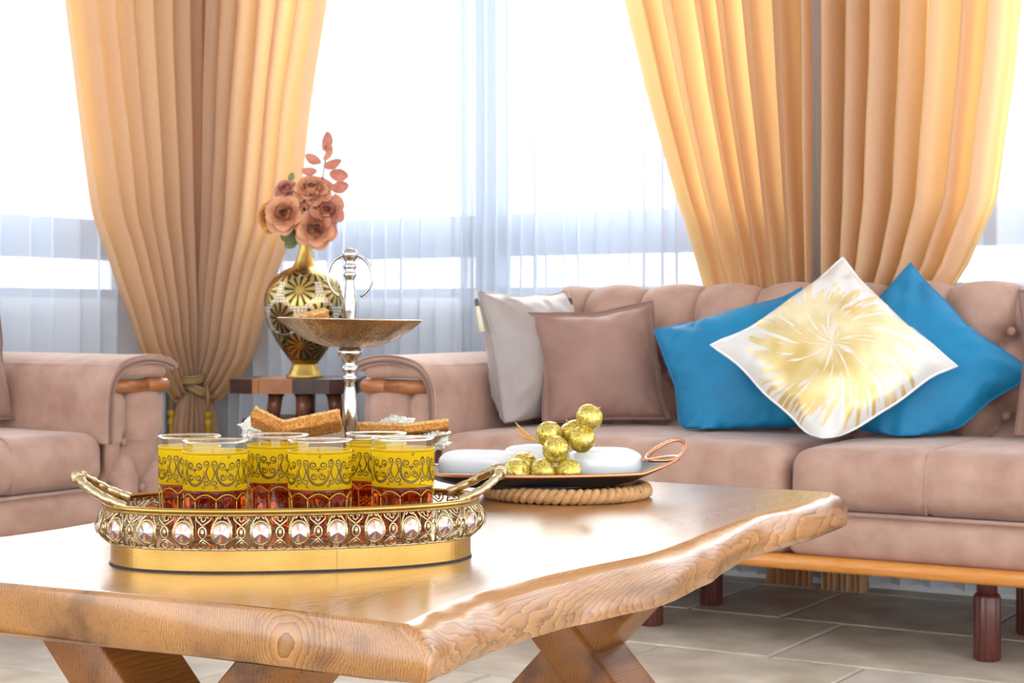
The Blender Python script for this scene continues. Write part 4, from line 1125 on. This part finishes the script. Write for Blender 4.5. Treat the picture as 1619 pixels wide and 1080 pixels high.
rose('peach rose at the left of the bouquet', vw(-.052, .465, .03), fc(-.1, .25), .049, 'petal_peach')
rose('dusty rose at the right of the bouquet', vw(.056, .472, .02), fc(.5, .45), .048, 'petal_rose')
rose('peach rose on top of the bouquet under the eucalyptus', vw(.022, .532, .01), fc(.0, .9), .047, 'petal_peach')
rose('amber rose half hidden at the far left of the bouquet', vw(-.096, .462, -.01), fc(-.9, .2), .040, 'petal_orange')
rose('small dusty rose bud at the upper left of the bouquet', vw(-.055, .538, .0), fc(-.3, .7), .028, 'petal_rose')
def leaf_mesh(w, l, m_, nm='leaf'):
    return MB().grid(6, 8, lambda i, j: (w * (2 * i - 1) * sin(pi * (j * .92 + .04)) ** .7, l * j, .12 * l * (2 * i - 1) ** 2 - .1 * l * sin(pi * j))).mesh(nm, m_)
eu = empty('eucalyptus_sprig', vw(.02, .37, -.005), label='dusty rose eucalyptus sprig rising above the roses', category='sprig', group='silk flowers in the vase')
spine = [Vector(vw(.0, .0)) - Vector(vw(0, 0)) for _ in range(1)]
sp_pts = bez([Vector(vw(a, b)) - Vector(vw(.02, .37)) for a, b in [(.02, .37), (.035, .48), (.05, .57), (.058, .63), (.06, .665)]], 6)
MB().tube(sp_pts, .0022, 6).build('stem', M['stem'], eu)
lv = [leaf_mesh(.018, .05, M['petal_rose']), leaf_mesh(.017, .048, M['petal_peach'])]
for k, (a, b, rz, sc_, mi) in enumerate([(.06, .648, 80, 1.15, 0), (.045, .612, 150, 1.0, 0), (.055, .60, 20, 1.1, 0), (.07, .585, -10, 1.1, 0), (.035, .588, 175, .9, 0), (.05, .565, -40, .95, 0), (.075, .540, 12, 1.05, 0), (.082, .525, -60, 1.05, 1), (.058, .62, 60, 1.0, 1)]):
    p = Vector(vw(a, b, .006 * (k % 3))) - Vector(vw(.02, .37, -.005))
    d = Vector((.8536 * cos(R(rz)), .521 * cos(R(rz)), sin(R(rz)))); nn = Vector((cf[0] + .5 * ((k * 7) % 5 - 2) / 2, cf[1], .2 + .5 * (k % 3))).normalized(); nn = (nn - d * nn.dot(d)).normalized(); xx = d.cross(nn)
    Mx = Matrix((xx, d, nn)).transposed().to_4x4() @ Matrix.Scale(sc_, 4); Mx.translation = p; link('leaf', lv[mi], eu, M=Mx)
gr = empty('leaf_spray', vw(0, .38, .01), label='sage and dark green leaves between the roses and the vase mouth', category='leaves', group='silk flowers in the vase')
gl = [leaf_mesh(.02, .05, M['leaf']), leaf_mesh(.016, .042, M['dark_leaf'])]
for k, (a, b, rz, sc_, mi) in enumerate([(-.015, .41, 190, 1.1, 0), (-.02, .425, 168, 1.15, 0), (-.02, .40, 215, .9, 0), (.0, .47, 100, 1.1, 1), (.012, .49, 70, 1.1, 1), (-.01, .49, 130, 1.1, 1), (.01, .44, 90, 1.2, 1), (-.005, .43, 140, 1.2, 1), (.02, .46, 40, 1.1, 1), (-.045, .565, 60, .5, 0)]):
    p = Vector(vw(a, b, .0)) - Vector(vw(0, .38, .01))
    d = Vector((.8536 * cos(R(rz)), .521 * cos(R(rz)), sin(R(rz)))); nn = Vector((cf[0], cf[1], .3)).normalized(); nn = (nn - d * nn.dot(d)).normalized(); xx = d.cross(nn)
    Mx = Matrix((xx, d, nn)).transposed().to_4x4() @ Matrix.Scale(sc_, 4); Mx.translation = p; link('leaf', gl[mi], gr, M=Mx)
MB().tube([(0, 0, -.02), (0, 0, .06), (.005, 0, .1)], .003, 6).build('stem', M['dark_leaf'], gr)
